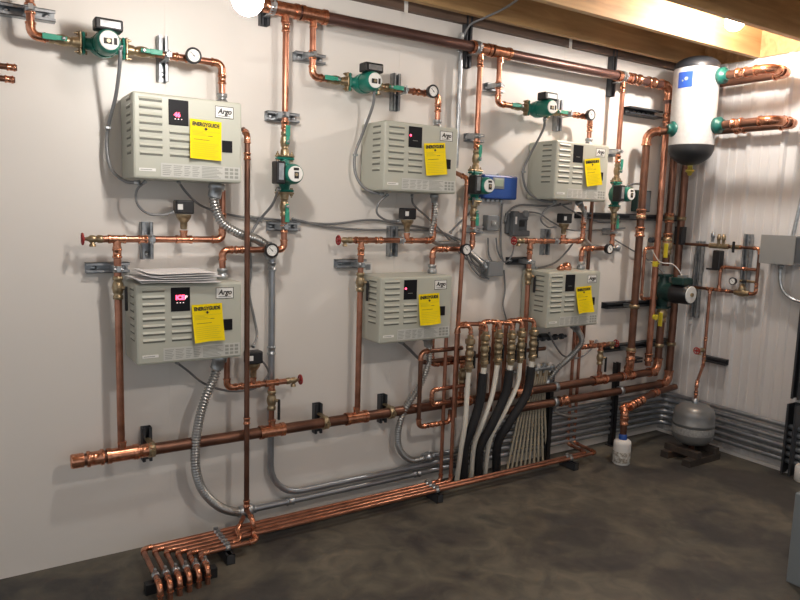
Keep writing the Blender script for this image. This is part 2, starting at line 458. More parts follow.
def make_ball_valve():
    """brass ball valve along z with a black lever down its right side"""
    t = thing('ball_valve', '', 'valve', (0, 0, 0), 'brass ball valves with black levers')
    MB().lathe([(.018, -.05), (.021, -.048), (.021, -.034), (.016, -.03), (.021, -.02), (.025, 0), (.021, .02), (.016, .03), (.021, .034), (.021, .048), (.018, .05)], (0, 0, 0), (0, 0, 1), 16).build('valve_body', 'brass', t)
    MB().cyl((.01, -.01, 0), (.026, -.026, 0), .008, n=10).build('stem', 'brass', t)
    h = MB(); h.box((.027, -.028, -.045), (.012, .014, .105)); h.build('lever', 'black', t, bevel=.004)
    return t
BV = make_ball_valve(); bv_used = [False]
def ball_valve(p, label, rot=(0, 0, 0)):
    if not bv_used[0]:
        bv_used[0] = True; BV.location = p; BV.rotation_euler = rot; BV['label'] = label; return BV
    return dup(BV, p, rot, label)

def make_gauge():
    t = thing('pressure_gauge', '', 'gauge', (0, 0, 0), 'round dial gauges on the boiler pipes')
    c = MB(); c.lathe([(.026, 0), (.031, .004), (.031, .022), (.0345, .024), (.0345, .030), (.0265, .032), (.0260, .028)], (0, -.03, 0), (0, -1, 0), 26); c.build('case', 'black', t)
    d = MB().lathe([(.0255, 0), (.0255, .0015)], (0, -.0585, 0), (0, -1, 0), 26).build('dial', 'white_label', t)
    k = MB()
    for i in range(11):
        a = -PI*1.25+i*PI*1.5/10 + PI*.0
        x, z = math.cos(a+PI*.0), -math.sin(a)
        k.box((.020*math.cos(PI*1.25-i*PI*1.5/10), -.0604, .020*math.sin(PI*1.25-i*PI*1.5/10)), (.0022, .0004, .0022))
    k.build('dial_marks', 'ink', d)
    n = MB(); a = PI*.75; n.box((.006*math.cos(a), -.0608, .006*math.sin(a)), (.028, .0006, .002), R=Matrix.Rotation(-a, 3, 'Y')); n.cyl((0, -.0604, 0), (0, -.062, 0), .003, n=10); n.build('needle', 'ink', d)
    MB().cyl((0, .0, 0), (0, -.032, 0), .009, n=8).build('gauge_stem', 'brass', t)
    return t
GA = make_gauge(); ga_used = [False]
def gauge(p, label, rot=(0, 0, 0)):
    if not ga_used[0]:
        ga_used[0] = True; GA.location = p; GA.rotation_euler = rot; GA['label'] = label; return GA
    return dup(GA, p, rot, label)

def make_switch():
    """brass body with a black cap, stands on a tee"""
    t = thing('flow_switch', '', 'flow switch', (0, 0, 0), 'flow switches with black caps')
    MB().lathe([(.014, 0), (.016, .012), (.016, .03), (.024, .04), (.032, .052), (.034, .058), (.034, .066)], (0, 0, 0), (0, 0, 1), 6).build('brass_body', 'brass', t)
    c = MB(); c.box((0, 0, .098), (.078, .06, .060)); cc = c.build('cap', 'black', t, bevel=.006)
    MB().box((-.022, -.0305, .098), (.022, .001, .024)).build('cap_label', 'white_label', cc)
    return t
FS = make_switch(); fs_used = [False]
def flow_switch(p, label):
    if not fs_used[0]:
        fs_used[0] = True; FS.location = p; FS['label'] = label; return FS
    return dup(FS, p, (0, 0, 0), label)

def make_drain():
    """drain cock pointing -x with a red hand wheel and a hose outlet below"""
    t = thing('drain_valve', '', 'valve', (0, 0, 0), 'drain valves with red hand wheels')
    MB().lathe([(.015, 0), (.017, .005), (.017, .02), (.012, .024), (.016, .035), (.016, .05), (.009, .058), (.006, .075)], (0, 0, 0), (-1, 0, 0), 14).build('valve_body', 'brass', t)
    MB().lathe([(.009, 0), (.009, .012), (.013, .014), (.013, .024)], (-.04, 0, -.008), (0, 0, -1), 12).build('outlet', 'brass', t)
    h = MB(); h.ring((-.078, 0, 0), (1, 0, 0), .022, .0045, 18, 8); h.cyl((-.070, 0, 0), (-.084, 0, 0), .009, n=10)
    for a in (0, PI/2): h.box((-.078, 0, 0), (.004, .044, .006), R=Matrix.Rotation(a, 3, 'X'))
    h.build('hand_wheel', 'red', t)
    return t
DR = make_drain(); dr_used = [False]
def drain(p, label, rot=(0, 0, 0)):
    if not dr_used[0]:
        dr_used[0] = True; DR.location = p; DR.rotation_euler = rot; DR['label'] = label; return DR
    return dup(DR, p, rot, label)

def strut(label, c, length, axis, depth=.041, width=.045, m='strut', clamps=(), bolts=(), face='back', name='strut_channel', group='strut channel brackets on the wall', clamp_r=.014, clamp_d=.11, clamp_m='galv'):
    """C channel on a wall; axis 'x' or 'z' on the long wall ('y' or 'z' on the right wall); clamps = offsets along it"""
    ux = {'x': Vector((1, 0, 0)), 'z': Vector((0, 0, 1)), 'y': Vector((0, -1, 0))}[axis]
    out = Vector((0, -1, 0)) if face == 'back' else Vector((-1, 0, 0))
    sd = ux.cross(out)
    R = Matrix((ux, sd, out)).transposed()
    c = Vector(c); t = thing(name, label, 'strut channel', c, group)
    b = MB()
    b.box(c+out*.002, (length, width, .004), R=R)
    for s in (-1, 1):
        b.box(c+out*depth/2+sd*s*(width/2-.0015), (length, .003, depth), R=R)
        b.box(c+out*(depth-.0015)+sd*s*(width/2-.006), (length, .012, .003), R=R)
        b.box(c+out*(depth-.006)+sd*s*(width/2-.0115), (length, .002, .01), R=R)
    b.build('channel', m, t)
    for o in bolts:
        q = c+ux*o+out*.004
        MB().lathe([(.013, 0), (.013, .003), (.009, .004), (.009, .012), (.004, .014)], q, out, 12).build('bolt', 'galv', t)
    for o in clamps:
        q = c+ux*o; cl = MB()
        P = q+out*clamp_d
        # strap round the pipe and its two feet
        cl.lathe([(clamp_r*1.12, -.014), (clamp_r*1.3, -.014), (clamp_r*1.3, .014), (clamp_r*1.12, .014)], P, sd, 18)
        for s in (-1, 1):
            cl.box(q+out*((depth+clamp_d)/2-.004)+ux*s*(clamp_r*1.1), (.004, .026, max(clamp_d-depth, .01)+.012), R=R)
        cl.box(P+out*(clamp_r*1.3+.006), (.016, .02, .014), R=R)
        cl.cyl(P+out*(clamp_r*1.3+.006)-ux*.02, P+out*(clamp_r*1.3+.006)+ux*.02, .004, n=8)
        cl.build('pipe_clamp', clamp_m, t)
    return t

def make_boiler(X, Z, label, led):
    t = thing('boiler', label, 'boiler', (X, 0, Z), 'grey electric boilers in two rows of three')
    w_, d_, h_ = .456, .24, .345
    b = MB(); b.bb((X, -.004, Z), (X+w_, -d_, Z+h_))
    cab = b.build('cabinet', 'boiler', t, bevel=.010)
    def louvers(cx, z0, n, wd, side=False):
        lm = MB()
        for i in range(n):
            z = Z+z0-i*.0308
            if not side:
                x = X+cx; y0 = -d_
                lm.prism([(x-wd/2, y0, z+.006), (x-wd/2, y0-.0045, z-.003), (x-wd/2, y0, z-.006)], (wd, 0, 0), 0)
                lm.box((x, y0-.0006, z-.0085), (wd, .001, .0065), 1)
            else:
                y = cx; x0 = X
                lm.prism([(x0, y-wd/2, z+.006), (x0-.0045, y-wd/2, z-.003), (x0, y-wd/2, z-.006)], (0, wd, 0), 0)
                lm.box((x0-.0006, y, z-.0085), (.001, wd, .0065), 1)
        return lm
    louvers(.071, .322, 8, .090).build('louver_bank', ['boiler', 'slot_shade'], cab)
    louvers(.187, .199, 4, .084).build('louver_bank', ['boiler', 'slot_shade'], cab)
    louvers(-.165, .326, 8, .075, True).build('louver_bank', ['boiler', 'slot_shade'], cab)
    dm = MB(); dm.bb((X+.142, -d_, Z+.225), (X+.223, -d_-.003, Z+.328)); dp = dm.build('display_panel', 'panel_black', t, bevel=.001)
    if led:
        if led == 2:
            text('ICE', .026, face_m(X+.181, -d_-.0038, Z+.284), 'red_led', dp, 'red_digits', bold=.0016)
            text('P', .022, face_m(X+.206, -d_-.0038, Z+.284), 'white_led', dp, 'digit_end')
        elif led == 3:
            l = MB(); l.sphere((X+.152, -d_-.004, Z+.283), .0055); l.build('red_light', 'red_led', dp)
        else:
            text('46', .024, face_m(X+.176, -d_-.0038, Z+.267), 'red_led', dp, 'red_digits', bold=.0014)
        if led != 3:
            l = MB()
            for q in range(3): l.box((X+.168+.013*q, -d_-.0036, Z+(.250 if led == 1 else .262)), (.004, .001, .003))
            l.build('status_lights', 'white_led', dp)
    if not led or led == 3:
        l = MB(); l.box((X+.181, -d_-.0034, Z+.258), (.03, .0006, .002)); l.build('panel_print', 'ink_grey', dp)
    pm = MB(); pm.bb((X+.336, -d_, Z+.272), (X+.417, -d_-.002, Z+.322)); pl = pm.build('name_plate', 'white_label', t)
    fm = MB()
    for a, bb_ in (((.336, .272), (.417, .2745)), ((.336, .3195), (.417, .322)), ((.336, .272), (.3385, .322)), ((.4145, .272), (.417, .322))):
        fm.bb((X+a[0], -d_-.002, Z+a[1]), (X+bb_[0], -d_-.0026, Z+bb_[1]))
    fm.box((X+.376, -d_-.0023, Z+.281), (.055, .0006, .0022)); fm.build('plate_border', 'ink', pl)
    text('Argo', .031, face_m(X+.3775, -d_-.003, Z+.300), 'ink', pl, 'lettering', bold=.0010, shear=.25, fit=.062)
    lm = MB(); lm.bb((X+.366, -d_, Z+.129), (X+.411, -d_-.004, Z+.179)); lm.build('latch_recess', 'panel_black', t, bevel=.001)
    # specification sticker along the bottom
    sm = MB(); sm.bb((X+.108, -d_, Z+.012), (X+.447, -d_-.0012, Z+.068)); st = sm.build('rating_sticker', 'white_sticker' if 'white_sticker' in MATS else 'boiler', t)
    im = MB()
    for q, (a, b2) in enumerate(((.115, .152), (.160, .196), (.204, .230), (.238, .268))):
        for r in range(6): im.bb((X+a, -d_-.0012, Z+.060-r*.0075), (X+b2-(r % 3)*.004, -d_-.0016, Z+.0572-r*.0075))
    for r in range(8): im.bb((X+.278, -d_-.0012, Z+.063-r*.0062), (X+.368-(r*7 % 4)*.008, -d_-.0016, Z+.0602-r*.0062))
    for q in range(3):
        for r in range(3): im.bb((X+.378+q*.022, -d_-.0012, Z+.062-r*.016), (X+.394+q*.022, -d_-.0016, Z+.0505-r*.016))
    im.build('sticker_print', 'ink_grey', st)
    bm_ = MB(); bm_.bb((X+.022, -d_, Z+.031), (X+.088, -d_-.0015, Z+.043)); bg_ = bm_.build('badge', 'white_label', t)
    i2 = MB(); i2.box((X+.05, -d_-.0018, Z+.037), (.046, .0005, .003)); i2.build('badge_print', 'ink_grey', bg_)
    return t
mat('white_sticker', (.55, .555, .52), .5)

def energy_tag(X, Z, label, tilt, w_=.134, h_=.164, curl=.02, dx=0, dz=0):
    x0 = X+.232+dx; zt = Z+.258+dz; y0 = -.2465
    t = thing('energy_tag', label, 'energy label', (x0+w_/2, y0, zt-h_), 'yellow energy tags taped on the boilers')
    R = Matrix.Rotation(tilt, 4, 'Y'); piv = Vector((x0+w_/2, y0, zt))
    def xf(u, v, e=0):    # u across, v down
        yy = -curl*(v/h_)**1.6*(1+.35*math.sin(u/w_*5+X*3)) - e
        p = Vector((x0+u-piv.x, yy, -v)); return piv + (R @ p)
    nu, nv = 8, 12; vs = []; fs = []
    for e in (0, -.0012):
        for j in range(nv+1):
            for i in range(nu+1): vs.append(xf(w_*i/nu, h_*j/nv, -e))
    o1 = (nu+1)*(nv+1)
    for j in range(nv):
        for i in range(nu):
            a = j*(nu+1)+i; fs.append((a, a+1, a+nu+2, a+nu+1)); fs.append((o1+a, o1+a+nu+1, o1+a+nu+2, o1+a+1))
    mb = MB(); mb.add(vs, fs, True)
    for j in range(nv):
        for i in (0, nu):
            a = j*(nu+1)+i; q = [a, a+nu+1, o1+a+nu+1, o1+a]; mb.add([vs[k] for k in q], [(0, 1, 2, 3)])
    for i in range(nu):
        for j in (0, nv):
            a = j*(nu+1)+i; q = [a, a+1, o1+a+1, o1+a]; mb.add([vs[k] for k in q], [(0, 1, 2, 3)])
    sh = mb.build('sheet', 'tag', t)
    Mx = Matrix.Translation(piv) @ R
    text('ENERGYGUIDE', .022, Mx @ Matrix.Translation((0, -.0030, -.020)) @ Matrix.Rotation(PI/2, 4, 'X'), 'ink', sh, 'lettering', bold=.0010, fit=w_*.86)
    im = MB()
    def strip(u0, u1, v, th, mi=0):
        n = 6; A = []; B = []
        for i in range(n+1):
            u = u0+(u1-u0)*i/n; A.append(xf(u, v, .0019)); B.append(xf(u, v+th, .0019))
        for i in range(n): im.add([A[i], A[i+1], B[i+1], B[i]], [(0, 1, 2, 3)], False, mi)
    # the arrow under the heading
    im.add([xf(w_*.47, .031, .002), xf(w_*.53, .031, .002), xf(w_*.53, .037, .002), xf(w_*.47, .037, .002)], [(0, 1, 2, 3)])
    im.add([xf(w_*.43, .036, .002), xf(w_*.57, .036, .002), xf(w_*.5, .044, .002)], [(0, 1, 2)])
    strip(w_*.12, w_*.62, .082, .0018)
    strip(w_*.56, w_*.72, .064, .0022)
    strip(w_*.05, w_*.95, .047, .0010, 1)
    for r in range(3): strip(w_*.08, w_*(.4+.1*r), .052+r*.006, .0014, 1)
    for r in range(7): strip(w_*.08, w_*(.9-.06*(r % 3)), .098+r*.0085, .0011, 1)
    im.build('print', ['ink', 'ink_olive'], sh)
    return t

# ================================================================== BOILERS, BY COLUMN
CX = (.612, 1.798, 2.980); ZU, ZL = 1.706, .925
CN = ('left', 'middle', 'right')
seat = {(0, 0): 'upper left grey boiler, red digits low on its black display, beside bare wall',
        (0, 1): 'lower left grey boiler with papers lying on top and bright red digits',
        (1, 0): 'upper middle grey boiler with a white tab on its top left corner',
        (1, 1): 'lower middle grey boiler with a small red light at its display edge',
        (2, 0): 'upper right grey boiler with a dark display, beside the blue control box',
        (2, 1): 'lower right grey boiler with a dark display, behind the brass valve row'}
led = {(0, 0): 1, (0, 1): 2, (1, 0): 3, (1, 1): 3, (2, 0): 0, (2, 1): 0}
tilt = {(0, 0): .03, (0, 1): -.03, (1, 0): -.10, (1, 1): -.03, (2, 0): -.13, (2, 1): -.05}
for c in range(3):
    for r, z in ((0, ZU), (1, ZL)):
        make_boiler(CX[c], z, seat[(c, r)], led[(c, r)])
        energy_tag(CX[c], z, 'yellow energy tag on the %s %s grey boiler' % (('upper', 'lower')[r], CN[c]), tilt[(c, r)],
                   curl=(.012, .024)[r], dz=(-.002, -.006)[r], dx=(-.004 if c == 0 else .0))
# white bracket tabs on boiler tops
for c, (a, wd) in ((1, (.012, .045)),):
    mb = MB(); mb.box((CX[c]+a+.02, -.012, ZU+.345+.014), (wd, .003, .03)); mb.cyl((CX[c]+a+.026, -.0135, ZU+.36), (CX[c]+a+.026, -.018, ZU+.36), .006, n=10)
    tag(mb.build('mounting_tab', 'plate_white', bevel=.002), 'white mounting tab on the wall above the upper middle boiler', 'bracket')
mb = MB(); mb.box((CX[1]+.05, -.012, ZL+.345+.028), (.055, .02, .055)); mb.box((CX[1]+.05, -.023, ZL+.345+.034), (.03, .004, .03), 1)
tag(mb.build('mounting_tab', ['plate_white', 'strut'], bevel=.002), 'pale bracket behind the lower middle boiler top left corner', 'bracket')
mb = MB(); mb.box((CX[2]+.04, -.03, ZL+.345+.03), (.045, .05, .05)); tag(mb.build('mounting_tab', 'grey_box', bevel=.003), 'small grey block above the lower right boiler top left corner', 'bracket')
mb = MB(); mb.lathe([(.03, 0), (.035, .02), (.02, .045), (.0, .05)], (CX[2]+.27, -.12, ZL+.345), (0, 0, 1), 10); mb.lathe([(.02, 0), (.03, .012), (.0, .04)], (CX[2]+.20, -.14, ZL+.345), (0, 0, 1), 9)
tag(mb.build('crumpled_rag', 'copper_fit'), 'crumpled coppery rag on top of the lower right boiler', 'rag')
# papers on the lower left boiler: single sheets that can be lifted off
for i, (dx, a, wd) in enumerate(((.02, -.05, .33), (-.005, .04, .32), (.03, .015, .31), (.01, -.02, .31), (.015, .03, .29))):
    z = ZL+.345+.0065+i*.0095
    mb = MB(); R = Matrix.Rotation(a, 3, 'Z'); nx = 10; vs = []; fs = []
    for e in (0, .0018):
        for iy in (0, 1):
            for ix in range(nx+1):
                u = ix/nx; p = R @ Vector(((u-.5)*wd, -(.5-iy)*.25, 0))
                vs.append(Vector((CX[0]+.17+dx, -.148, z)) + p + Vector((0, 0, e+.006*math.sin(u*6+i)*abs(u-.5)+.006*max(0, .2-u)*5*(i > 1))))
    q = nx+1
    for ix in range(nx):
        fs += [(ix, ix+1, q+ix+1, q+ix), (2*q+ix, 3*q+ix, 3*q+ix+1, 2*q+ix+1), (ix, 2*q+ix, 2*q+ix+1, ix+1), (q+ix, q+ix+1, 3*q+ix+1, 3*q+ix)]
    fs += [(0, q, 3*q, 2*q), (nx, 2*q+nx, 3*q+nx, q+nx)]
    mb.add(vs, fs, False)
    ordn = ('bottom', 'second from bottom', 'middle', 'second from top', 'top')[i]
    tag(mb.build('paper_booklet', 'paper'), 'loose white papers on the lower left boiler, %s of the pile' % ordn, 'papers', 'papers on the lower left boiler')

# ================================================================== HEADERS
ZT = 2.515; ZH = .508; DH = .11
tt = []
for x, rb in ((1.32, .0145), (1.465, .0145), (2.485, .0145), (2.63, .0145), (3.675, .0145)):
    tt.append(((x, -DH, ZT), (1, 0, 0), Vector((0, 0, -1))*rb))
TB = W(670, 87, DH).x
pipe('long brown copper pipe under the ceiling, from the left bulb to the silver cylinder', [(1.14, -DH, ZT), (4.15, -DH, ZT), (4.15, -DH, ZT-.12)], .028, 'copper_brown', tees=tt, coup=[((1.22, -DH, ZT), (1, 0, 0)), ((3.80, -DH, ZT), (1, 0, 0)), ((3.95, -DH, ZT), (1, 0, 0))], name='header_pipe', R=.06)
pipe('upright copper pipe nearest behind the silver cylinder, left of the middle riser', [(4.15, -DH, ZT-.10), (4.15, -DH, .56)], .0225, 'copper', name='riser_pipe', coup=[((4.15, -DH, 2.3), (0, 0, 1)), ((4.15, -DH, .62), (0, 0, 1))])
hx = [(CX[0]-.042, 1), (1.27, 1), (CX[1]-.05, 1), (2.45, 1), (CX[2]-.05, 1), (3.64, 1)]
tt = [((x, -DH, ZH), (1, 0, 0), Vector((0, 0, 1))*.0145) for x, _ in hx] + [((3.92, -DH, ZH), (1, 0, 0), Vector((0, -.3, 1)).normalized()*.024)]
pipe('long copper pipe low on the wall, capped at the far left end', [(.37, -DH, ZH), (4.26, -DH, ZH), (4.26, -DH, 1.02)], .027, 'copper_old', tees=tt, coup=[((.46, -DH, ZH), (1, 0, 0)), ((.66, -DH, ZH), (1, 0, 0)), ((4.2, -DH, ZH), (1, 0, 0))], caps=[((.37, -DH, ZH), (-1, 0, 0))], name='header_pipe', R=.06)
pipe('lower of the two thick copper pipes running past the white bottle into the corner', [(2.74, -DH, .405), (4.40, -DH, .405), (4.40, -DH, 2.22), (4.40, -.86, 2.22), (4.16, -.86, 2.22), (4.16, -.50, 2.22)], .027, 'copper_old', name='header_pipe', R=.06,
     caps=[((2.74, -DH, .405), (-1, 0, 0))], coup=[((3.3, -DH, .405), (1, 0, 0)), ((4.16, -.62, 2.22), (0, 1, 0)), ((4.40, -.5, 2.22), (0, 1, 0))])
pipe('thick copper pipe looping high beside the bright bulb to the silver cylinder', [(4.26, -DH, 1.28), (4.26, -DH, 2.53), (4.38, -DH, 2.53), (4.38, -.80, 2.53), (4.16, -.80, 2.53), (4.16, -.50, 2.53)], .026, 'copper_old', name='riser_pipe', R=.06,
     coup=[((4.26, -DH, 1.48), (0, 0, 1)), ((4.26, -DH, 1.62), (0, 0, 1)), ((4.16, -.62, 2.53), (0, 1, 0))])
pipe('thick copper riser left of the silver cylinder with an elbow on top', [(3.92, -.118, .53), (3.92, -.135, .60), (3.92, -.135, 2.18), (4.02, -.28, 2.20)], .026, 'copper_old', name='riser_pipe', R=.055, coup=[((3.92, -.135, 1.52), (0, 0, 1)), ((3.92, -.135, 1.64), (0, 0, 1)), ((3.92, -.135, .66), (0, 0, 1))])

# header supports
for x, z0, z1, lb in ((W(467, 40, .02).x, 2.42, 2.70, 'dark upright strut holding the ceiling pipe above the upper middle boiler'), (W(612, 70, .02).x, 2.40, 2.72, 'upright strut holding the ceiling pipe above the upper right boiler'), (W(264, 15, .02).x, 2.45, 2.66, 'upright strut behind the start of the ceiling pipe by the left bulb')):
    strut(lb, (x, 0, (z0+z1)/2), z1-z0, 'z', .041, .042, 'dark_steel', clamps=(ZT-(z0+z1)/2,), clamp_r=.028, clamp_d=DH, clamp_m='galv')
for x, lb in ((W(147, 443, .03).x, 'upright strut bracket at the capped left end of the low copper pipe'), (W(318, 420, .03).x, 'upright strut bracket on the low copper pipe left of the flexible steel conduit'), (W(383, 408, .03).x, 'upright strut bracket on the low copper pipe under the lower middle boiler')):
    strut(lb, (x, 0, ZH), .16, 'z', .041, .042, 'dark_steel', clamps=(0,), clamp_r=.027, clamp_d=DH, clamp_m='brass')

# ================================================================== PIPING OF EACH COLUMN
R1 = .0140; D = .11
for c in range(3):
    X = CX[c]; n = CN[c]
    xs = (X-.34, X-.335, X-.355)[c]            # supply drop
    xg = (.268, .335, .355)[c]+X; xi = X+.410; zp = 2.232
    pp = X+(-.08, -.06, -.05)[c]
    top = ZT if c else 2.72
    pipe('copper pipe dropping to the %s upper pump and its valve' % n, [(xs, -D, top), (xs, -D, zp), (pp-.20, -D, zp)], R1*1.1, coup=[((xs, -D, zp+.10), (0, 0, 1))], group='copper drops to the upper pumps')
    iso_valve((pp-.150, -D, zp), (PI, 0, PI) if False else (0, 0, PI), 'green lever valve left of the %s upper pump' % n) if False else iso_valve((pp-.150, -D, zp), (0, PI, 0), 'green lever valve left of the %s upper pump' % n)
    pump((pp, -D, zp), (0, 0, 0), ('green pump with white nameplate above the upper left boiler', 'green pump with white nameplate near the ceiling pipe, above the upper middle boiler', 'green pump with white nameplate left above the upper right boiler')[c])
    iso_valve((pp+.150, -D, zp), (0, 0, 0), 'green lever valve right of the %s upper pump' % n)
    pipe('copper pipe from the %s upper pump over and down into the boiler' % n, [(pp+.19, -D, zp), (xi, -D, zp), (xi, -D, ZU+.385)], R1*1.05, coup=[((xg-.07, -D, zp), (1, 0, 0)), ((xg, -D, zp), (1, 0, 0)), ((xi, -D, zp-.07), (0, 0, 1))], group='copper pipes into the boiler tops')
    gauge((xg, -D, zp+.004), 'round gauge above the upper %s boiler' % n)
    sx = W((164, 398, 561)[c], (60, 95, 118)[c], .05).x
    strut('upright strut bracket behind the pipe above the upper %s boiler' % n, (sx, 0, zp), .19, 'z', .041, .042, clamps=(0,), clamp_d=D, bolts=(-.065,))
    u = MB(); u.lathe([(.016, 0), (.026, .001), (.026, .02), (.02, .024), (.02, .034), (.024, .036), (.024, .05), (.017, .052)], (xi, -D, ZU+.345), (0, 0, 1), 8)
    tag(u.build('union_fitting', 'galv'), 'silver union fitting on top of the upper %s boiler' % n, 'pipe fitting', 'silver unions on the boilers')
    sz = 2.335
    strut('short level strut bracket on the copper drop left of the %s upper pump' % n, (W((27, 310, 495)[c], (14, 58, 88)[c], .03).x, 0, sz), (.20, .16, .13)[c], 'x', .041, .045, clamps=(xs-W((27, 310, 495)[c], (14, 58, 88)[c], .03).x,), clamp_d=D, bolts=((-.07, .07), (-.05, .06), (-.04,))[c])

    # feed down to the lower boiler through the vertical pump
    xv = (1.325, 2.485, 3.675)[c]; xe = X+.410; z2 = 1.405
    pz = 1.762
    pipe('copper pipe from the ceiling pipe down to the %s side pump' % n, [(xv, -D, ZT), (xv, -D, pz+.19)], R1*1.1, coup=[((xv, -D, ZT-.08), (0, 0, 1)), ((xv, -D, pz+.23), (0, 0, 1))], group='copper drops to the side pumps')
    iso_valve((xv, -D, pz+.152), (0, -PI/2, 0), 'green lever valve above the pump right of the upper %s boiler' % n)
    pump((xv, -D, pz), (0, -PI/2, 0), ('green pump on the upright pipe between the left and middle boilers', 'green pump against the blue control box', 'green pump between the upper right boiler and the thick risers')[c])
    iso_valve((xv, -D, pz-.150), (0, PI/2, 0), 'green lever valve below the pump right of the upper %s boiler' % n)
    pipe('copper pipe from the %s side pump turning left into the lower boiler' % n, [(xv, -D, pz-.19), (xv, -D, z2), (xe, -D, z2), (xe, -D, ZL+.385)], R1*1.05, coup=[((xv, -D, z2+.1), (0, 0, 1)), ((xe+.08, -D, z2), (1, 0, 0))], group='copper pipes turning into the lower boilers')
    gauge((xv-.085, -D, z2+.0), 'round gauge right of the pipe above the lower %s boiler' % n)
    u = MB(); u.lathe([(.016, 0), (.026, .001), (.026, .02), (.02, .024), (.02, .034), (.024, .036), (.024, .05), (.017, .052)], (xe, -D, ZL+.345), (0, 0, 1), 8)
    tag(u.build('union_fitting', 'galv'), 'silver union fitting on top of the lower %s boiler' % n, 'pipe fitting', 'silver unions on the boilers')
    strut('level strut bracket above the pump right of the upper %s boiler' % n, (W((283, 475, 612)[c], (118, 140, 157)[c], .03).x, 0, 2.04), (.165, .12, .09)[c], 'x', .041, .045, clamps=(xv-W((283, 475, 612)[c], (118, 140, 157)[c], .03).x,), clamp_d=D, bolts=((-.06, .06), (-.04,), ())[c])
    strut('level strut bracket above the gauge by the %s side pump' % n, (W((284, 474, 610)[c], 235, .03).x, 0, 1.515), (.165, .12, .09)[c], 'x', .041, .045, clamps=(xv-W((284, 474, 610)[c], 235, .03).x,), clamp_d=D, bolts=((-.06, .06), (-.04,), ())[c])

    # return line of the upper boiler
    xr = X-.045; zr = 1.452; xo = X+.41; xf = X+.235; xw = X-.10
    pipe('copper line under the upper %s boiler with a red wheel at its left end' % n, [(xw, -D, zr), (xo, -D, zr), (xo, -D, ZU-.03)], R1*1.05,
         tees=[((xf, -D, zr), (1, 0, 0), Vector((0, 0, 1))*.0135), ((xr, -D, zr), (1, 0, 0), Vector((0, 0, -1))*R1)], coup=[((X+.06, -D, zr), (1, 0, 0)), ((xo, -D, zr+.1), (0, 0, 1))], group='copper lines under the upper boilers')
    drain((xw, -D, zr), 'red wheel drain valve left of the line under the upper %s boiler' % n)
    flow_switch((xf, -D, zr+.045), 'black capped flow switch under the upper %s boiler' % n)
    pipe('copper pipe going down the left side of the lower %s boiler' % n, [(xr, -D, zr-.02), (xr, -D, ZH+.02)], R1*1.1, group='copper pipes down to the low pipe', coup=[((xr, -D, zr-.06), (0, 0, 1))])
    ball_valve((xr, -D, (1.245, 1.235, 1.235)[c]), 'brass ball valve at the left edge of the lower %s boiler' % n)
    strut('level strut bracket at the left top of the lower %s boiler' % n, (W((108, 351, 519)[c], 268, .03).x, 0, 1.325), .175, 'x', .041, .045, clamps=(xr-W((108, 351, 519)[c], 268, .03).x,), clamp_d=D, bolts=(-.055, .065), m=('strut', 'strut', 'dark_steel')[c])
    ux = W((147, 393, 546)[c], 243, .03).x
    strut('upright strut bracket behind the line under the upper %s boiler' % n, (ux, 0, zr-.01), .165, 'z', .041, .05, clamps=(.01,), clamp_d=D, bolts=(-.06,), m='strut')

    # return line of the lower boiler
    zq = .752; x5 = X+.56; x6 = X+.655; x7 = X+.73; xo = X+.43
    pipe('copper line under the lower %s boiler with a red wheel at its right end' % n, [(xo, -D, ZL-.02), (xo, -D, zq), (x7, -D, zq)], R1*1.0,
         tees=[((x5, -D, zq), (1, 0, 0), Vector((0, 0, 1))*.0125), ((x6, -D, zq), (1, 0, 0), Vector((0, 0, -1))*R1)], coup=[((xo+.06, -D, zq), (1, 0, 0))], group='copper lines under the lower boilers')
    if c != 1:
        drain((x7, -D, zq), 'red wheel drain valve right below the lower %s boiler' % n, (0, 0, PI))
    if c == 0: flow_switch((x5, -D, zq+.04), 'black capped flow switch below the lower %s boiler' % n)
    pipe('short copper pipe dropping to the low pipe right of the lower %s boiler' % n, [(x6, -D, zq-.02), (x6, -D, ZH+.02)], R1, group='short copper drops to the low pipe')
    ball_valve((x6, -D, .665), 'brass ball valve below the lower %s boiler' % n)

# ================================================================== FLOOR LOOP BUNDLE
FZ = .062; rb = .0110
yb = [-.145-.034*i for i in range(6)]
ends = {5: (1.12, 'L'), 4: (1.05, 'L2'), 1: (W(453, 420, .179).x, 'M'), 0: (W(443, 420, .145).x, 'M2'), 2: (3.44, 'R'), 3: (3.50, 'R2')}
on = ('rearmost', 'second from the wall', 'third from the wall', 'fourth from the wall', 'fifth from the wall', 'frontmost')
for i in range(6):
    y = yb[i]; xl = .64+.042*i; yf = -.44+(.010*i)
    P = [(xl-.012, yf-.075, .0), (xl-.012, yf-.075, FZ+.012), (xl-.008, yf+.03, FZ+.006), (xl, y, FZ)]
    xe, k = ends[i]
    if k == 'L': P += [(xe, y, FZ), (xe, y+.06, FZ), (xe, y+.06, .13), (1.115, -.172, .16)]
    elif k == 'L2': P += [(xe, y, FZ), (xe, y+.05, FZ+.03), (1.10, -.178, .125)]
    elif k == 'M':
        zu = W(470, 326, .20).z; xv_ = W(470, 345, .20).x
        P += [(xe, y, FZ), (xe, y, zu), (xv_, -.20, zu), (xv_, -.20, zu-.055)]
    elif k == 'M2': P += [(xe, y, FZ), (xe, y, .93)]
    else: P += [(xe, y, FZ), (xe, y+.1, FZ+.005), (xe, -.047 if k == 'R' else -.047, FZ+.01), (xe, -.047, .92)]
    pipe('copper floor pipe with a bright elbow, %s of the six' % on[i], P, rb, 'copper', group='six copper floor pipes', R=.026)
pipe('tall dark copper riser crossing in front of the low pipe at the lower left boiler', [(1.115, -.178, .15), (1.115, -.178, 1.925), (1.125, -.10, 1.955)], .0125, 'copper_old', name='riser_pipe', R=.03, coup=[((1.115, -.178, .60), (0, 0, 1)), ((1.115, -.178, .19), (0, 0, 1)), ((1.115, -.178, 1.83), (0, 0, 1))])
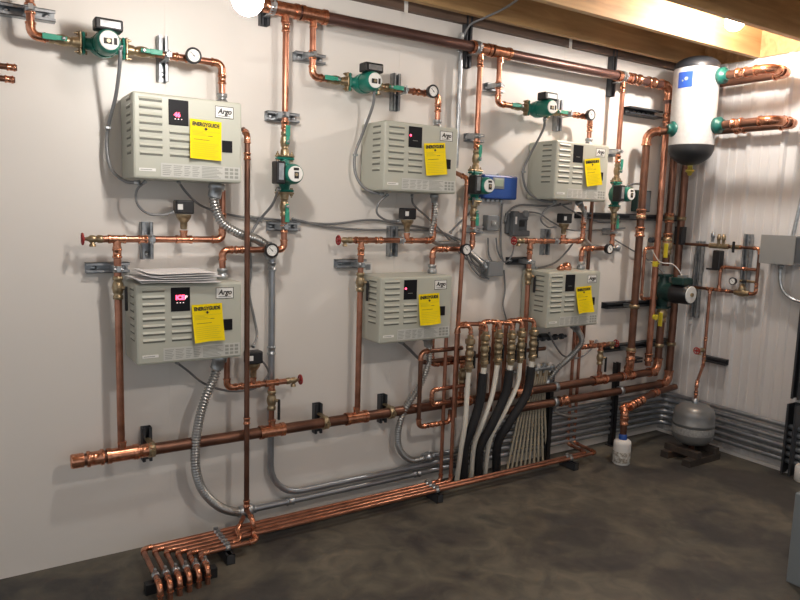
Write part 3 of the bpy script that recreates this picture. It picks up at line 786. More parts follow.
MX = W(458, 320, .16).x
pipe('tall copper riser right of the middle boilers ending in a small elbow', [(W(457, 330, .145).x, -.145, .52), (W(457, 330, .145).x, -.145, .80), (W(461, 180, .10).x+.01, -.145, 1.80), (W(459, 172, .10).x-.02, -.06, 1.84)], .0125, 'copper', name='riser_pipe', R=.03)
for q, x in ((0, 3.50),):
    pipe('tall copper riser between the right boilers and the right side pump', [(3.53, -.045, .80), (3.53, -.045, 1.72)], .0125, 'copper_old', name='riser_pipe')
# clamps that hold the bundle on the floor
def floor_strut(x, y0, y1, ys, lb, z=.0, sk=0):
    t = thing('floor_strut', lb, 'strut channel', (x, (y0+y1)/2, 0), 'struts on the floor under the copper pipes')
    b = MB(); b.bb((x-.02, y0, z), (x+.02, y1, z+.003)); b.bb((x-.02, y0, z), (x-.017, y1, z+.046)); b.bb((x+.017, y0, z), (x+.02, y1, z+.046)); b.bb((x-.02, y0, z+.043), (x-.009, y1, z+.046)); b.bb((x+.009, y0, z+.043), (x+.02, y1, z+.046)); b.bb((x-.02, y1, z), (x+.02, y1+.003, z+.046))
    b.build('channel', 'dark_steel', t)
    for yy in ys:
        c = MB(); c.lathe([(rb*1.1, -.011), (rb*1.35, -.011), (rb*1.35, .011), (rb*1.1, .011)], (x, yy, FZ), (1, 0, 0), 14)
        c.box((x, yy, FZ+rb*1.35+.005), (.02, .008, .012)); c.cyl((x, yy-.009, FZ+rb*1.35+.006), (x, yy+.009, FZ+rb*1.35+.006), .0035, n=8)
        c.build('pipe_clamp', 'galv', t)
    return t
floor_strut(.975, -.11, -.36, yb, 'strut with six clamps across the copper floor pipes left of the dark riser')
floor_strut(2.20, -.11, -.28, yb[:4], 'strut with four clamps on the floor pipes under the hanging hoses')
floor_strut(3.26, -.17, -.30, yb[2:4], 'strut with two clamps on the floor pipes before the white bottle')
t = thing('floor_strut', 'black strut across the six bright copper ends at lower left', 'strut channel', (.74, -.415, 0), 'struts on the floor under the copper pipes')
b = MB(); b.bb((.59, -.395, 0), (.89, -.435, .045)); b.build('channel', 'black', t, bevel=.002)
for i in range(6):
    xl = .634+.042*i; c = MB(); c.lathe([(rb*1.1, -.011), (rb*1.45, -.011), (rb*1.45, .011), (rb*1.1, .011)], (xl, -.415, FZ+.006), (0, 1, 0), 14); c.box((xl-.002, -.415, FZ+.03), (.01, .018, .014)); c.build('pipe_clamp', 'galv', t)

# ================================================================== STEEL CONDUIT ALONG THE FLOOR
def emt(label, P, r=.0165, R=.1, coup=(), m='conduit'):
    return pipe(label, P, r, m, 'galv', R=R, elbows=False, name='steel_conduit', cat='conduit', coup=coup, group='grey steel conduits')
xw = XR-.06
emt('grey steel conduit starting beside the dark copper riser near the floor', [(1.19, -.045, .09), (4.40, -.045, .09), (xw, -.10, .09), (xw, -1.9, .09)], coup=[((1.19, -.045, .09), (1, 0, 0)), ((1.40, -.045, .09), (1, 0, 0)), ((2.2, -.045, .09), (1, 0, 0))], R=.15)
xc = W(272, 260, .045).x
emt('grey steel conduit coming down beside the lower left boiler and bending right', [(xc, -.045, 1.36), (xc, -.045, .135), (4.40, -.045, .135), (xw, -.10, .135), (xw, -1.9, .135)], R=.17, coup=[((xc, -.045, 1.32), (0, 0, 1)), ((xc, -.045, .90), (0, 0, 1))])
x5_ = W(430, 462, .045).x
emt('grey steel conduit starting at the flexible conduit under the lower middle boiler', [(x5_, -.045, .18), (4.40, -.045, .18), (xw, -.10, .18), (xw, -1.9, .18)], R=.15, coup=[((x5_, -.045, .18), (1, 0, 0))])
for i, z in enumerate((.225, .27, .315)):
    emt('grey steel conduit low in the corner, %s of the top three' % ('lowest', 'middle', 'topmost')[i], [(2.55+.1*i, -.045, z), (4.40, -.045, z), (xw, -.10, z), (xw, -1.9, z)], R=.15)
emt('grey conduit upright on the wall right of the upper middle boiler', [(W(459, 100, .03).x, -.03, 2.60), (W(459, 100, .03).x, -.03, 1.86)], r=.012, m='galv')

# ================================================================== FLEXIBLE CONDUITS
# spiral armoured ones
cable('spiral steel flexible conduit from the upper left boiler down to the grey conduit', [(CX[0]+.375, -.15, ZU), W(214, 200, .15), W(222, 222, .13), W(240, 234, .12), W(258, 240, .09), W(268, 248, .06), (xc, -.045, 1.37)], .0225, 'flex', ribs=True)
cable('spiral steel flexible conduit from the lower left boiler down to the floor', [(CX[0]+.385, -.15, ZL), W(215, 375, .15), W(203, 405, .15), W(196, 440, .13), W(196, 470, .12), W(204, 492, .10), W(220, 507, .08), W(238, 512, .05), (1.19, -.045, .09)], .0225, 'flex', ribs=True)
cable('spiral steel flexible conduit under the upper middle boiler', [(CX[1]+.385, -.14, ZU), W(435, 215, .13), W(431, 235, .11), W(437, 243, .07), W(450, 243, .05), W(462, 246, .04), W(480, 262, .035), W(487, 268, .035)], .0155, 'flex', ribs=True)
cable('spiral steel flexible conduit from the lower middle boiler down to the wall', [(CX[1]+.375, -.14, ZL), W(429, 360, .14), W(420, 385, .13), W(405, 410, .12), W(398, 432, .10), W(400, 450, .08), W(412, 460, .06), (x5_, -.045, .18)], .0195, 'flex', ribs=True)
cable('spiral steel flexible conduit under the upper right boiler', [(CX[2]+.32, -.14, ZU), W(585, 215, .12), W(583, 232, .10), W(588, 243, .07), W(600, 248, .04), W(618, 248, .03)], .0155, 'flex', ribs=True)
cable('spiral steel flexible conduit from the lower right boiler to the small steel manifold', [(CX[2]+.34, -.14, ZL), W(582, 340, .14), W(572, 355, .13), W(560, 366, .12), W(553, 374, .09), W(546, 384, .05)], .0195, 'flex', ribs=True)
cable('loop of spiral steel conduit low behind the two thick copper pipes', [W(553, 405, .05), W(556, 412, .06), W(570, 416, .06), W(585, 414, .05), W(600, 408, .04)], .0125, 'flex', ribs=True)
# thin grey ones
pc = [[(120, 45, .2), (120, 62, .19), (116, 95, .13), (108, 128, .05), (107, 150, .05), (112, 170, .07), (125, 181, .12), (140, 183, .16)],
      [(374, 86, .2), (373, 105, .17), (362, 135, .08), (355, 155, .06), (356, 175, .07), (366, 189, .1), (384, 195, .15)],
      [(545, 118, .2), (543, 130, .16), (530, 155, .08), (523, 172, .06), (527, 190, .07), (540, 200, .1), (556, 202, .14)]]
for c in range(3):
    cable('grey flexible conduit looping from the upper %s pump to its boiler' % CN[c], [W(*p) for p in pc[c]], .0075)
    lab = MB(); p = W(*pc[c][3]); lab.box(p+Vector((0, -.004, 0)), (.022, .02, .012)); tag(lab.build('conduit_strap', 'galv', bevel=.002), 'small metal strap on the grey conduit left of the upper %s boiler' % CN[c], 'strap')
fl = [
 ('grey cable loop from the upper left boiler to the capped flow switch', [(146, 181, .16), (137, 190, .14), (137, 203, .13), (147, 213, .12), (163, 215, .12), (174, 212, .12)], .0055),
 ('grey cable from the upper left boiler running right behind the spiral conduit', [(178, 181, .16), (186, 192, .12), (200, 205, .05), (222, 213, .03), (248, 218, .02), (262, 221, .02)], .0055),
 ('grey flexible conduit from the left side pump down left to the spiral conduit', [(279, 188, .2), (272, 205, .12), (258, 222, .05), (250, 240, .05), (251, 270, .03), (249, 292, .03), (254, 318, .03), (257, 335, .05), (253, 347, .10)], .0065),
 ('upper of two long grey cables running right across the wall from the left gauge', [(250, 217, .02), (290, 221, .02), (330, 224, .02), (370, 220, .02), (400, 224, .02), (430, 229, .02), (462, 240, .02)], .006),
 ('lower of two long grey cables running right across the wall from the left gauge', [(292, 219, .025), (330, 227, .02), (370, 230, .02), (410, 230, .02), (440, 232, .02), (455, 240, .02), (478, 257, .02), (488, 262, .03)], .006),
 ('grey cable loop from the upper middle boiler to the capped flow switch', [(388, 194, .15), (379, 203, .14), (377, 213, .13), (386, 220, .12), (399, 221, .12)], .0055),
 ('grey cable from the upper middle boiler down right to the grey junction box', [(412, 195, .15), (414, 205, .1), (428, 218, .04), (445, 235, .03), (462, 255, .03), (480, 268, .03), (488, 272, .04)], .0055),
 ('grey cable from behind the middle gauge curving down into the grey junction box', [(468, 252, .04), (473, 262, .03), (481, 274, .03), (489, 279, .03)], .005),
 ('lowest grey cable curving into the grey junction box', [(466, 253, .05), (471, 266, .03), (480, 276, .03), (489, 279, .04)], .005),
 ('grey flexible conduit from the middle side pump down behind the riser', [(474, 198, .15), (470, 212, .08), (458, 224, .04), (450, 233, .03)], .006),
 ('grey cable from the small grey switch box down to the junction box', [(488, 238, .05), (489, 255, .03), (495, 265, .03), (502, 272, .03)], .005),
 ('grey cable from the switch box curving up to the transformer box', [(496, 238, .05), (498, 252, .04), (505, 262, .04), (512, 255, .05), (514, 243, .05)], .005),
 ('grey conduit from the blue control box straight down', [(502, 203, .05), (501, 225, .03), (501, 250, .03), (503, 262, .03)], .006),
 ('grey cable hanging from the junction box down behind the brass valves', [(504, 270, .03), (505, 290, .03), (503, 305, .03), (507, 322, .03)], .005),
 ('grey cable from the blue box area running right under the upper right boiler', [(505, 222, .03), (508, 212, .03), (520, 205, .03), (545, 206, .04), (560, 205, .08), (572, 203, .12)], .006),
 ('grey cable loop from the upper right boiler to the capped flow switch', [(556, 203, .15), (545, 210, .14), (541, 220, .13), (548, 227, .12), (556, 227, .12)], .0055),
 ('grey cable from the upper right boiler past the flow switch to the risers', [(560, 204, .14), (580, 215, .05), (600, 222, .03), (620, 222, .03)], .0055),
 ('grey cable from the transformer box to the upper right flow switch', [(529, 212, .05), (540, 214, .04), (552, 222, .04), (570, 230, .04), (600, 230, .03), (625, 228, .03)], .005),
 ('grey conduit above the lower right boiler curving to the grey block', [(575, 240, .03), (568, 250, .03), (556, 262, .03), (543, 267, .03), (535, 268, .04)], .006),
 ('grey cable from the right gauge running down right to the big dark pump', [(615, 240, .03), (632, 250, .03), (645, 258, .04), (655, 265, .10), (664, 272, .2)], .005),
 ('grey cable under the lower left boiler drooping left to right', [(176, 362, .14), (188, 371, .1), (205, 384, .05), (230, 391, .05), (255, 388, .04), (268, 375, .04), (266, 366, .06), (259, 358, .1)], .0055),
 ('grey flexible conduit drooping under the lower middle boiler', [(400, 341, .14), (408, 348, .1), (417, 357, .06), (424, 363, .05)], .0085),
 ('grey cable loop under the lower right boiler', [(549, 333, .14), (555, 345, .1), (564, 356, .06), (578, 358, .05), (590, 350, .05), (597, 340, .06)], .006),
 ('grey cable from the ceiling joist curving down to the upright conduit', [(525, -6, .38), (505, 8, .24), (484, 18, .12), (470, 25, .06), (463, 38, .03), (459, 52, .03)], .0065),
 ('thin white cable curving from the yellow valve to the dark pump', [(652, 250, .12), (660, 262, .15), (672, 264, .2), (680, 272, .25), (684, 283, .28)], .0035),
 ('grey cable across the wall from the right side pump to the thick riser', [(626, 187, .15), (632, 184, .08), (640, 184, .05)], .006),
]
for lb, P, r in fl: cable(lb, [W(*p) for p in P], r, conn=(r > .0052))
MATS_white = MATS['white_plastic']
bpy.data.objects[[o.name for o in COL.objects if o.get('label') == 'thin white cable curving from the yellow valve to the dark pump'][0]].data.materials[0] = MATS_white

# ================================================================== CONTROLS ON THE WALL
def ctrl_box(name, label, cat, a, b, depth, m, group=None, bevel=.006):
    """a, b: pixel corners of the face"""
    p = W(*a, depth); q = W(*b, depth); t = thing(name, label, cat, ((p.x+q.x)/2, 0, q.z), group)
    MB().bb((p.x, -.001, p.z), (q.x, -depth, q.z)).build('enclosure', m, t, bevel=bevel)
    return t, p, q
t, p, q = ctrl_box('control_box', 'blue boiler control box with a pale screen', 'control box', (484, 174), (517, 200), .085, 'blue', bevel=.010)
sx_, sz_ = (p.x+q.x)/2, (p.z+q.z)/2
MB().box((sx_-.02, -.0865, sz_+.022), (.088, .003, .066)).build('label_panel', 'grey_box', t, bevel=.002)
MB().box((sx_-.018, -.0885, sz_+.026), (.066, .002, .044)).build('screen', 'screen', t, bevel=.001)
for i in range(5): MB().lathe([(.011, 0), (.013, .004), (.011, .016)], (p.x+.03+i*.036, -.045, q.z), (0, 0, -1), 10).build('cable_gland', 'galv', t)
MB().lathe([(.006, 0), (.006, .01)], (sx_, -.05, p.z), (0, 0, 1), 8).build('top_screw', 'galv', t)
t, p, q = ctrl_box('switch_box', 'small grey switch box below the blue control box', 'switch box', (488, 215), (499.5, 231), .05, 'grey_box')
MB().box(((p.x+q.x)/2, -.053, (p.z+q.z)/2), (.075*.5, .006, .03)).build('cover_plate', 'panel_grey', t, bevel=.002)
MB().box(((p.x+q.x)/2, -.06, (p.z+q.z)/2), (.008, .012, .014)).build('toggle', 'white_plastic', t, bevel=.002)
# transformer like controller with open front
t, p, q = ctrl_box('relay_controller', 'dark grey relay controller with a notched front above the red wheel', 'relay', (508, 213), (527, 234), .03, 'grey_box_dark')
cx_, cz_ = (p.x+q.x)/2, (p.z+q.z)/2
b = MB(); b.box((cx_-.045, -.05, cz_), (.045, .04, .15)); b.box((cx_+.015, -.045, cz_+.045), (.09, .03, .045)); b.box((cx_+.02, -.05, cz_-.058), (.10, .04, .035)); b.build('housing', 'grey_box_dark', t, bevel=.005)
MB().lathe([(.022, 0), (.022, .02), (.016, .024)], (cx_+.035, -.05, cz_+.06), (0, -1, 0), 14).build('knob', 'grey_box', t)
MB().box((cx_-.05, -.0705, cz_+.02), (.014, .001, .045)).build('label_strip', 'white_label', t)
MB().box((cx_+.02, -.0365, cz_), (.06, .012, .035)).build('inner_module', 'black', t, bevel=.003)
t, p, q = ctrl_box('junction_box', 'square grey junction box with cables entering its left side', 'junction box', (489, 262), (503, 276), .07, 'grey_box', bevel=.002)
MB().box(((p.x+q.x)/2, -.0715, (p.z+q.z)/2), (abs(q.x-p.x)*.96, .003, abs(p.z-q.z)*.96)).build('cover', 'grey_box', t, bevel=.001)
for i in range(4): MB().cyl((p.x, -.03, p.z-.015-i*.021), (p.x-.02, -.03, p.z-.015-i*.021), .009, n=8).build('cable_connector', 'galv', t)
t, p, q = ctrl_box('wall_box', 'small dark green grey box behind the thick riser', 'box', (638, 190), (650, 212), .05, 'dark_green', bevel=.003)
MB().box(((p.x+q.x)/2, -.052, (p.z+q.z)/2), (abs(q.x-p.x)*.9, .003, abs(p.z-q.z)*.9)).build('cover', 'grey_box_dark', t)

# ================================================================== BRASS DROPS AND HANGING HOSES
DM = .20
mx = [(470, 454, 338, 326), (485, 464, 331, 322), (498.5, 487, 331, 320), (511.5, 500, 331, 321), (521, 512, 331, 319), (533, 519, 328, 318)]
hosepts = [
 [(468, 368), (467, 395), (465, 425), (461, 450), (459, 476)],
 [(483.5, 365), (480, 400), (472, 428), (465, 447), (467, 476)],
 [(497, 364), (492, 395), (482, 424), (474, 446), (474, 474)],
 [(510, 363), (506, 392), (492, 424), (480, 448), (482, 476)],
 [(520, 360), (517, 385), (503, 415), (490, 440), (487, 472)],
 [(531.5, 362), (527, 392), (511, 420), (498, 443), (500, 470)]]
mtype = ['white', 'black', 'white', 'black', 'white', 'black']
desc = ['leftmost', 'second from left', 'third from left', 'fourth from left', 'fifth from left', 'rightmost']
for i, (px, pl, py, pt) in enumerate(mx):
    p = W(px, 345, DM); x = p.x; zt_ = W(px, py, DM).z+.03; xl = W(pl, 345, DM).x
    zu = W(px, pt, DM).z-.012
    base = .60 if i else .12
    back = (-DM if i == 0 else -.14)
    P = [(xl, back, (.53, .43)[i % 2]), (xl, back, zu), (x, -DM, zu), (x, -DM, zu-.055)]
    if i: pipe('copper pipe bending over into the brass valve row, %s' % desc[i], P, .0125, 'copper', group='copper bends over the brass valves', R=.032, coup=[((xl, back, zu-.1), (0, 0, 1))] if i == 0 else ())
    z = zu-.05
    t = thing('hose_valve', 'brass valve stack with a black lever in the row, %s' % desc[i], 'valve', (x, -DM, z-.21), 'brass valve stacks over the hoses')
    MB().lathe([(.016, 0), (.018, .004), (.018, .020), (.024, .022), (.029, .026), (.029, .050), (.024, .054), (.019, .06)], (x, -DM, z+.01), (0, 0, -1), 8, 0, False).build('union_nut', 'brass', t)
    MB().lathe([(.018, 0), (.023, .003), (.023, .018), (.019, .022), (.025, .036), (.027, .047), (.025, .06), (.019, .072), (.023, .076), (.023, .088), (.018, .09)], (x, -DM, z-.05), (0, 0, -1), 14).build('valve_body', 'brass', t)
    MB().lathe([(.017, 0), (.022, .003), (.022, .024), (.026, .028), (.026, .045), (.018, .05), (.018, .065)], (x, -DM, z-.14), (0, 0, -1), 8, 0, False).build('hose_adapter', 'brass', t)
    h = MB(); h.box((x+.030, -DM-.006, z-.135), (.010, .018, .10)); h.cyl((x+.012, -DM, z-.097), (x+.034, -DM-.004, z-.097), .006, n=8); h.build('lever', 'black', t, bevel=.003)
    H = [Vector((x, -DM, z-.20))] + [W(a, b_, DM) for a, b_ in hosepts[i][1:]]
    H[-2] = W(hosepts[i][-2][0], hosepts[i][-2][1], .16); g = W(*hosepts[i][-1], .10); H[-1] = Vector((H[-2].x*.3+g.x*.7, -.095, .0))
    if mtype[i] == 'white':
        o = MB().tube(catmull(H, 10), .0145, 14).build('hose', 'pex'); tag(o, 'white hose hanging from the brass valve row, %s of six hoses' % desc[i], 'hose', 'hoses hanging to the floor')
    else:
        o = MB().tube(catmull(H, 10)[2:], .0265, 16).build('hose', 'black_rubber'); tag(o, 'thick black insulated hose hanging from the brass valve row, %s of six hoses' % desc[i], 'hose', 'hoses hanging to the floor')
        MB().tube(catmull(H, 10)[:4], .0165, 14).build('hose_end', 'pex', o)
# copper loops left of the brass drops
lp1 = [W(462, 352, .15), W(421, 352, .15), W(419, 427, .15), W(450, 420, .15), W(452, 412, .15)]
lp1[0].z = lp1[1].z; lp1[2].x = lp1[1].x; lp1[3].z = lp1[2].z; lp1[4].x = lp1[3].x
lp1[4].z = lp1[3].z+.07
pipe('larger copper loop left of the hanging hoses', lp1, .0125, 'copper_old', R=.03, coup=[(lp1[2]+Vector((.08+.03*k, 0, 0)), (1, 0, 0)) for k in range(3)])
lp2 = [W(470, 390, .15), W(432, 390, .15), W(431, 405, .15), W(450, 402, .15)]
lp2[0].z = lp2[1].z; lp2[2].x = lp2[1].x; lp2[3].z = lp2[2].z
pipe('smaller copper loop inside the larger one, over the low copper pipe', lp2, .0115, 'copper', R=.024)
a_ = W(423, 362, .13); b_ = W(545, 345, .13)
pipe('level copper pipe passing behind the brass valves', [a_, (b_.x, b_.y, a_.z)], .0125, 'copper_old', tees=[])
# fine beige tubes down to the floor
for i in range(10):
    a = W(522+2.4*i, 400, .06); top_ = Vector((W(527+2.4*i, 372, .07).x, -.07, .66)); f = Vector((W(505+4.4*i, 458, .05).x, -.075, 0.0))
    o = MB().tube(catmull([top_, Vector((a.x, -.065, .46)), f.lerp(a, .35), f], 6), .0075, 8).build('thin_tube', 'pex_beige')
    tag(o, 'thin beige tube in the fan behind the black hose, %s of the ten' % ('leftmost', 'second from left', 'third from left', 'fourth from left', 'fifth from left', 'fifth from right', 'fourth from right', 'third from right', 'second from right', 'rightmost')[i], 'tube', 'thin beige tubes in a fan')
# small steel manifold above them
t = thing('tube_manifold', 'small silver manifold with round ports right of the brass valves', 'manifold', (2.95, -.07, .66))
za = W(540, 364, .08)
xa, xb = W(508, 372, .08).x, W(552, 368, .08).x; zm = W(530, 370, .08).z
MB().cyl((xa, -.08, zm), (xb, -.08, zm), .014, n=14).build('bar', 'galv', t)
for i in range(6):
    x = xa+.10+(xb-xa-.12)*i/5
    MB().lathe([(.008, -.03), (.008, .0), (.014, .012), (.014, .03), (.009, .034)], (x, -.08, zm), (0, 0, 1), 10).build('port_cap', 'white_plastic' if i % 2 else 'galv', t)
    MB().cyl((x, -.08, zm-.01), (x, -.075, zm-.05), .008, n=8).build('outlet', 'brass', t)
MB().lathe([(.02, 0), (.022, .02), (.016, .035)], (xb-.01, -.08, zm-.015), (0, -.3, 1), 10).build('end_valve', 'galv', t)
# dark bank of fittings under the lower right boiler
t = thing('zone_valve_bank', 'row of dark steel fittings just under the lower right boiler', 'fittings', (W(545, 340, .1).x, -.1, .8))
z9 = W(545, 338, .1).z; x9 = W(533, 338, .1).x; x10 = W(566, 334, .1).x
MB().cyl((x9, -.1, z9), (x10, -.1, z9), .010, n=10).build('rod', 'dark_steel', t)
for i in range(5):
    x = x9+.03+i*.055; MB().lathe([(.018, -.012), (.02, -.01), (.02, .01), (.018, .012)], (x, -.1, z9), (1, 0, 0), 8).build('nut', 'dark_steel', t)
MB().box((x9+.09, -.10, z9+.018), (.08, .04, .02)).build('housing', 'black', t, bevel=.004)
# black floor to pipe posts
for px_, lb in ((552, 'black upright post under the two thick copper pipes, behind the beige tubes'), (617, 'black upright post under the two thick copper pipes, behind the white bottle')):
    x = W(px_, 420, .10).x
    t = thing('pipe_post', lb, 'post', (x, -.10, 0), 'black posts under the thick copper pipes')
    b = MB(); b.bb((x-.017, -.08, 0), (x+.017, -.085, .60)); b.bb((x-.017, -.045, 0), (x-.014, -.085, .60)); b.bb((x+.014, -.045, 0), (x+.017, -.085, .60)); b.build('channel', 'black', t)
    MB().bb((x-.04, -.04, 0), (x+.04, -.10, .005)).build('foot_plate', 'black', t)
    for z in (ZH, .405):
        MB().lathe([(.0285, -.013), (.034, -.013), (.034, .013), (.0285, .013)], (x, -DH, z), (1, 0, 0), 18).build('pipe_clamp', 'galv', t)

# ================================================================== RISERS IN THE CORNER
cl = []
for zc, xa, xb, lb in ((1.618, 3.42, 4.47, 'long black rail behind the risers under the silver cylinder'), (1.005, 3.74, 4.40, 'black rail behind the risers level with the big dark pump'), (.70, 3.75, 4.47, 'lowest long black rail behind the risers')):
    t = strut(lb, ((xa+xb)/2, 0, zc), xb-xa, 'x', .055, .042, 'dark_steel', group='black rails behind the risers')
    xs_ = [(3.92, .135)] + ([(4.26, DH)] if zc != 1.005 else []) + [(4.40, DH)]
    for x, d in xs_:
        if x < xb:
            MB().lathe([(.028, -.013), (.0335, -.013), (.0335, .013), (.028, .013)], (x, -d, zc), (0, 0, 1), 18).build('pipe_clamp', 'brass', t)
            MB().box((x, -(.055+d-.03)/2, zc), (.03, max(d-.028-.055, .012)+.004, .022)).build('clamp_foot', 'galv', t)
strut('short black bracket low between the risers', (4.10, 0, .56+.03), .12, 'x', .055, .035, 'dark_steel', group='black rails behind the risers')
a = W(627, 110, .05)
strut('dark level rail high on the wall beside the silver cylinder', ((a.x+4.15)/2, 0, a.z), 4.15-a.x, 'x', .075, .05, 'dark_steel', group='black rails behind the risers', bolts=(-.12, -.05, 0, .05, .1))
# big dark pump on the middle riser
px0 = Vector((4.26, -DH, 1.095))
t = thing('large_pump', 'big dark green pump with black motor in the corner', 'pump', px0)
b = MB(); b.lathe([(.034, -.11), (.036, -.07), (.055, -.04), (.062, 0), (.055, .04), (.036, .07), (.034, .11)], px0, (0, 0, 1), 20); b.lathe([(.060, 0), (.068, .04), (.07, .10)], px0, (0, -1, 0), 22); b.build('volute', 'dark_green', t)
for s in (-1, 1):
    f = MB(); f.lathe([(.05, 0), (.05, .014)], px0+Vector((0, 0, s*.108)), (0, 0, s), 18); f.box(px0+Vector((0, 0, s*.115)), (.15, .05, .014)); f.build('flange', 'dark_green', t, bevel=.003)
MB().lathe([(.076, .09), (.076, .12), (.071, .13), (.071, .205), (.060, .22)], px0, (0, -1, 0), 24).build('motor', 'black', t)
MB().lathe([(.060, 0), (.060, .005), (.056, .006)], px0+Vector((0, -.22, 0)), (0, -1, 0), 24).build('nameplate', 'white_label', t)
MB().lathe([(.014, 0), (.014, .01)], px0+Vector((0, -.226, 0)), (0, -1, 0), 10).build('vent_screw', 'brass', t)
MB().box(px0+Vector((-.01, -.15, .088)), (.11, .10, .05)).build('control_box', 'dark_green', t, bevel=.008)
MB().box(px0+Vector((0, -.15, .12)), (.06, .05, .02)).build('box_lid', 'grey_box', t, bevel=.003)
MB().box(W(691, 322, .2), (.05, .002, .034)).build('hang_label', 'white_label', t)
# valves above and below it
def yellow_valve(z, label, dx=-.06):
    t = thing('shutoff_valve', label, 'valve', (4.26, -DH, z), 'brass valves with yellow handles on the middle riser')
    MB().lathe([(.030, -.06), (.034, -.055), (.034, -.035), (.030, -.03), (.038, -.018), (.040, 0), (.038, .018), (.030, .03), (.034, .035), (.034, .055), (.030, .06)], (4.26, -DH, z), (0, 0, 1), 16).build('valve_body', 'brass', t)
    MB().cyl((4.26-.02, -DH-.02, z), (4.26-.058, -DH-.04, z), .008, n=8).build('stem', 'brass', t)
    h = MB(); h.box((4.26-.066, -DH-.042, z-.03), (.010, .030, .10)); h.build('handle', 'yellow', t, bevel=.003)
    return t
yv1 = yellow_valve(1.42, 'brass valve with a yellow handle above the big dark pump')
yv2 = yellow_valve(.93, 'brass valve with a yellow handle below the big dark pump')
b = MB(); p = W(655, 264, .16); b.box(p, (.04, .018, .036)); b.cyl(p, p+Vector((.07, .02, 0)), .006, n=8); b.build('handle', 'yellow', yv1, bevel=.003)
b = MB(); p = W(654, 317, .16); b.lathe([(.02, 0), (.02, .02)], p, (0, -1, 0), 12); b.cyl(p, p+Vector((.05, .03, 0)), .006, n=8); b.build('knob', 'yellow', yv2, bevel=.003)
# small copper loop beside them
q = [W(676, 246, .075), W(645, 248, .10), W(641, 299, .10), W(656, 301, .10)]
q[0] = Vector((4.19, -.10, q[1].z)); q[2].x = q[1].x; q[3].z = q[2].z
pipe('thin copper loop left of the middle riser by the big dark pump', q, .0105, 'copper', R=.025)
b = MB(); p = W(653, 240, .08); b.cyl(p, p+Vector((.12, 0, .015)), .012, n=10); b.cyl(p+Vector((-.03, 0, 0)), p+Vector((.03, 0, 0)), .02, n=10)
tag(b.build('air_vent', 'dark_steel'), 'small dark fitting between the risers under the long black rail', 'pipe fitting')
b = MB(); b.bb((4.375, -.145, 1.43), (4.425, -.075, 1.56)); tag(b.build('strap_block', 'black', bevel=.006), 'black clamp block on the rightmost riser', 'pipe clamp')

# ================================================================== SILVER CYLINDER (air separator)
TC = Vector((4.125, -.33, 0)); TRr = .142
t = thing('air_separator', 'tall silver cylinder with black ends hanging in the upper corner', 'air separator', (TC.x, TC.y, 1.93))
MB().lathe([(TRr, 2.085), (TRr, 2.60)], TC, (0, 0, 1), 40).build('shell', 'cast', t)
pr = [(TRr*1.012*math.cos(a*PI/2/8), -.115*math.sin(a*PI/2/8)) for a in range(8)]
MB().lathe([(TRr*1.012, 2.098)] + [(r, 2.085+h) for r, h in pr] + [(.02, 1.97), (.0, 1.968)], TC, (0, 0, 1), 40).build('bottom_dome', 'tank_black', t)
MB().lathe([(TRr*1.012, 2.585)] + [(TRr*1.012*math.cos(a*PI/2/8), 2.60+.07*math.sin(a*PI/2/8)) for a in range(8)] + [(0, 2.67)], TC, (0, 0, 1), 40).build('top_dome', 'tank_black', t)
MB().lathe([(.016, 0), (.016, .025), (.028, .03), (.028, .045), (.016, .05), (.013, .065), (.006, .07)], TC+Vector((.01, 0, 1.972)), (0, 0, -1), 12).build('drain_plug', 'plug_yellow', t)
for pos, ax in ((Vector((4.16, -.46, 2.22)), (0, -1, 0)), (Vector((4.16, -.46, 2.53)), (0, -1, 0)), (Vector((4.03, -.29, 2.20)), (-.8, .55, 0))):
    MB().lathe([(.035, -.02), (.035, .01), (.052, .012), (.052, .045), (.034, .048), (.034, .07)], pos, ax, 16).build('port_flange', 'flange_green', t)
# blue label on the shell, following its curve
a0 = math.atan2(-.33-(-3.2), 4.15)    # direction from camera
vs = []; fs = []
ang0 = math.radians(186); 
for j, z in enumerate((2.555, 2.455)):
    for i in range(9):
        a = ang0+math.radians(-20+40*i/8); vs.append((TC.x+(TRr+.001)*math.cos(a), TC.y+(TRr+.001)*math.sin(a), z))
for i in range(8): fs.append((i, i+1, 9+i+1, 9+i))
MB().add(vs, fs, True).build('blue_label', 'blue_label', t)
for zz, rr_ in ((2.51, .012), (2.50, .006)):
    a = ang0+math.radians(4 if rr_ > .01 else -6); MB().lathe([(rr_, 0), (rr_, .0015)], (TC.x+(TRr+.001)*math.cos(a), TC.y+(TRr+.001)*math.sin(a), zz), (math.cos(a), math.sin(a), 0), 10).build('label_print', 'screen', t)

# ================================================================== RIGHT WALL MAKE-UP WATER SET
XV = XR-.085
def vp_(px, py, X=XV): return V(px, py, X)
zz = vp_(735, 247).z; zl = vp_(735, 292).z; zmid = vp_(735, 268).z
yL, yR = -.13, vp_(760, 248).y; ym = vp_(717, 280).y
pipe('thin copper line from the corner risers along the ribbed wall', [(XV, yL-.02, zz), (XV, yR, zz), (XV, yR, zl), (XV, vp_(692, 288).y, zl)], .0105, 'copper_old', R=.025, tees=[((XV, vp_(710, 290).y, zl), (0, 1, 0), Vector((0, 0, -1))*.011), ((XV, ym-.02, zl), (0, 1, 0), Vector((0, 0, 1))*.011)], coup=[((XV, vp_(740, 247).y, zz), (0, 1, 0)), ((XV, yR, zl+.06), (0, 0, 1)), ((XV, vp_(728, 292).y, zl), (0, 1, 0))])
pipe('short copper cross line inside the rectangle on the ribbed wall', [(XV, yR+.01, zmid), (XV, ym-.02, zmid), (XV, ym-.02, zl+.02)], .0105, 'copper', R=.02, coup=[((XV, vp_(745, 268).y, zmid), (0, 1, 0))])
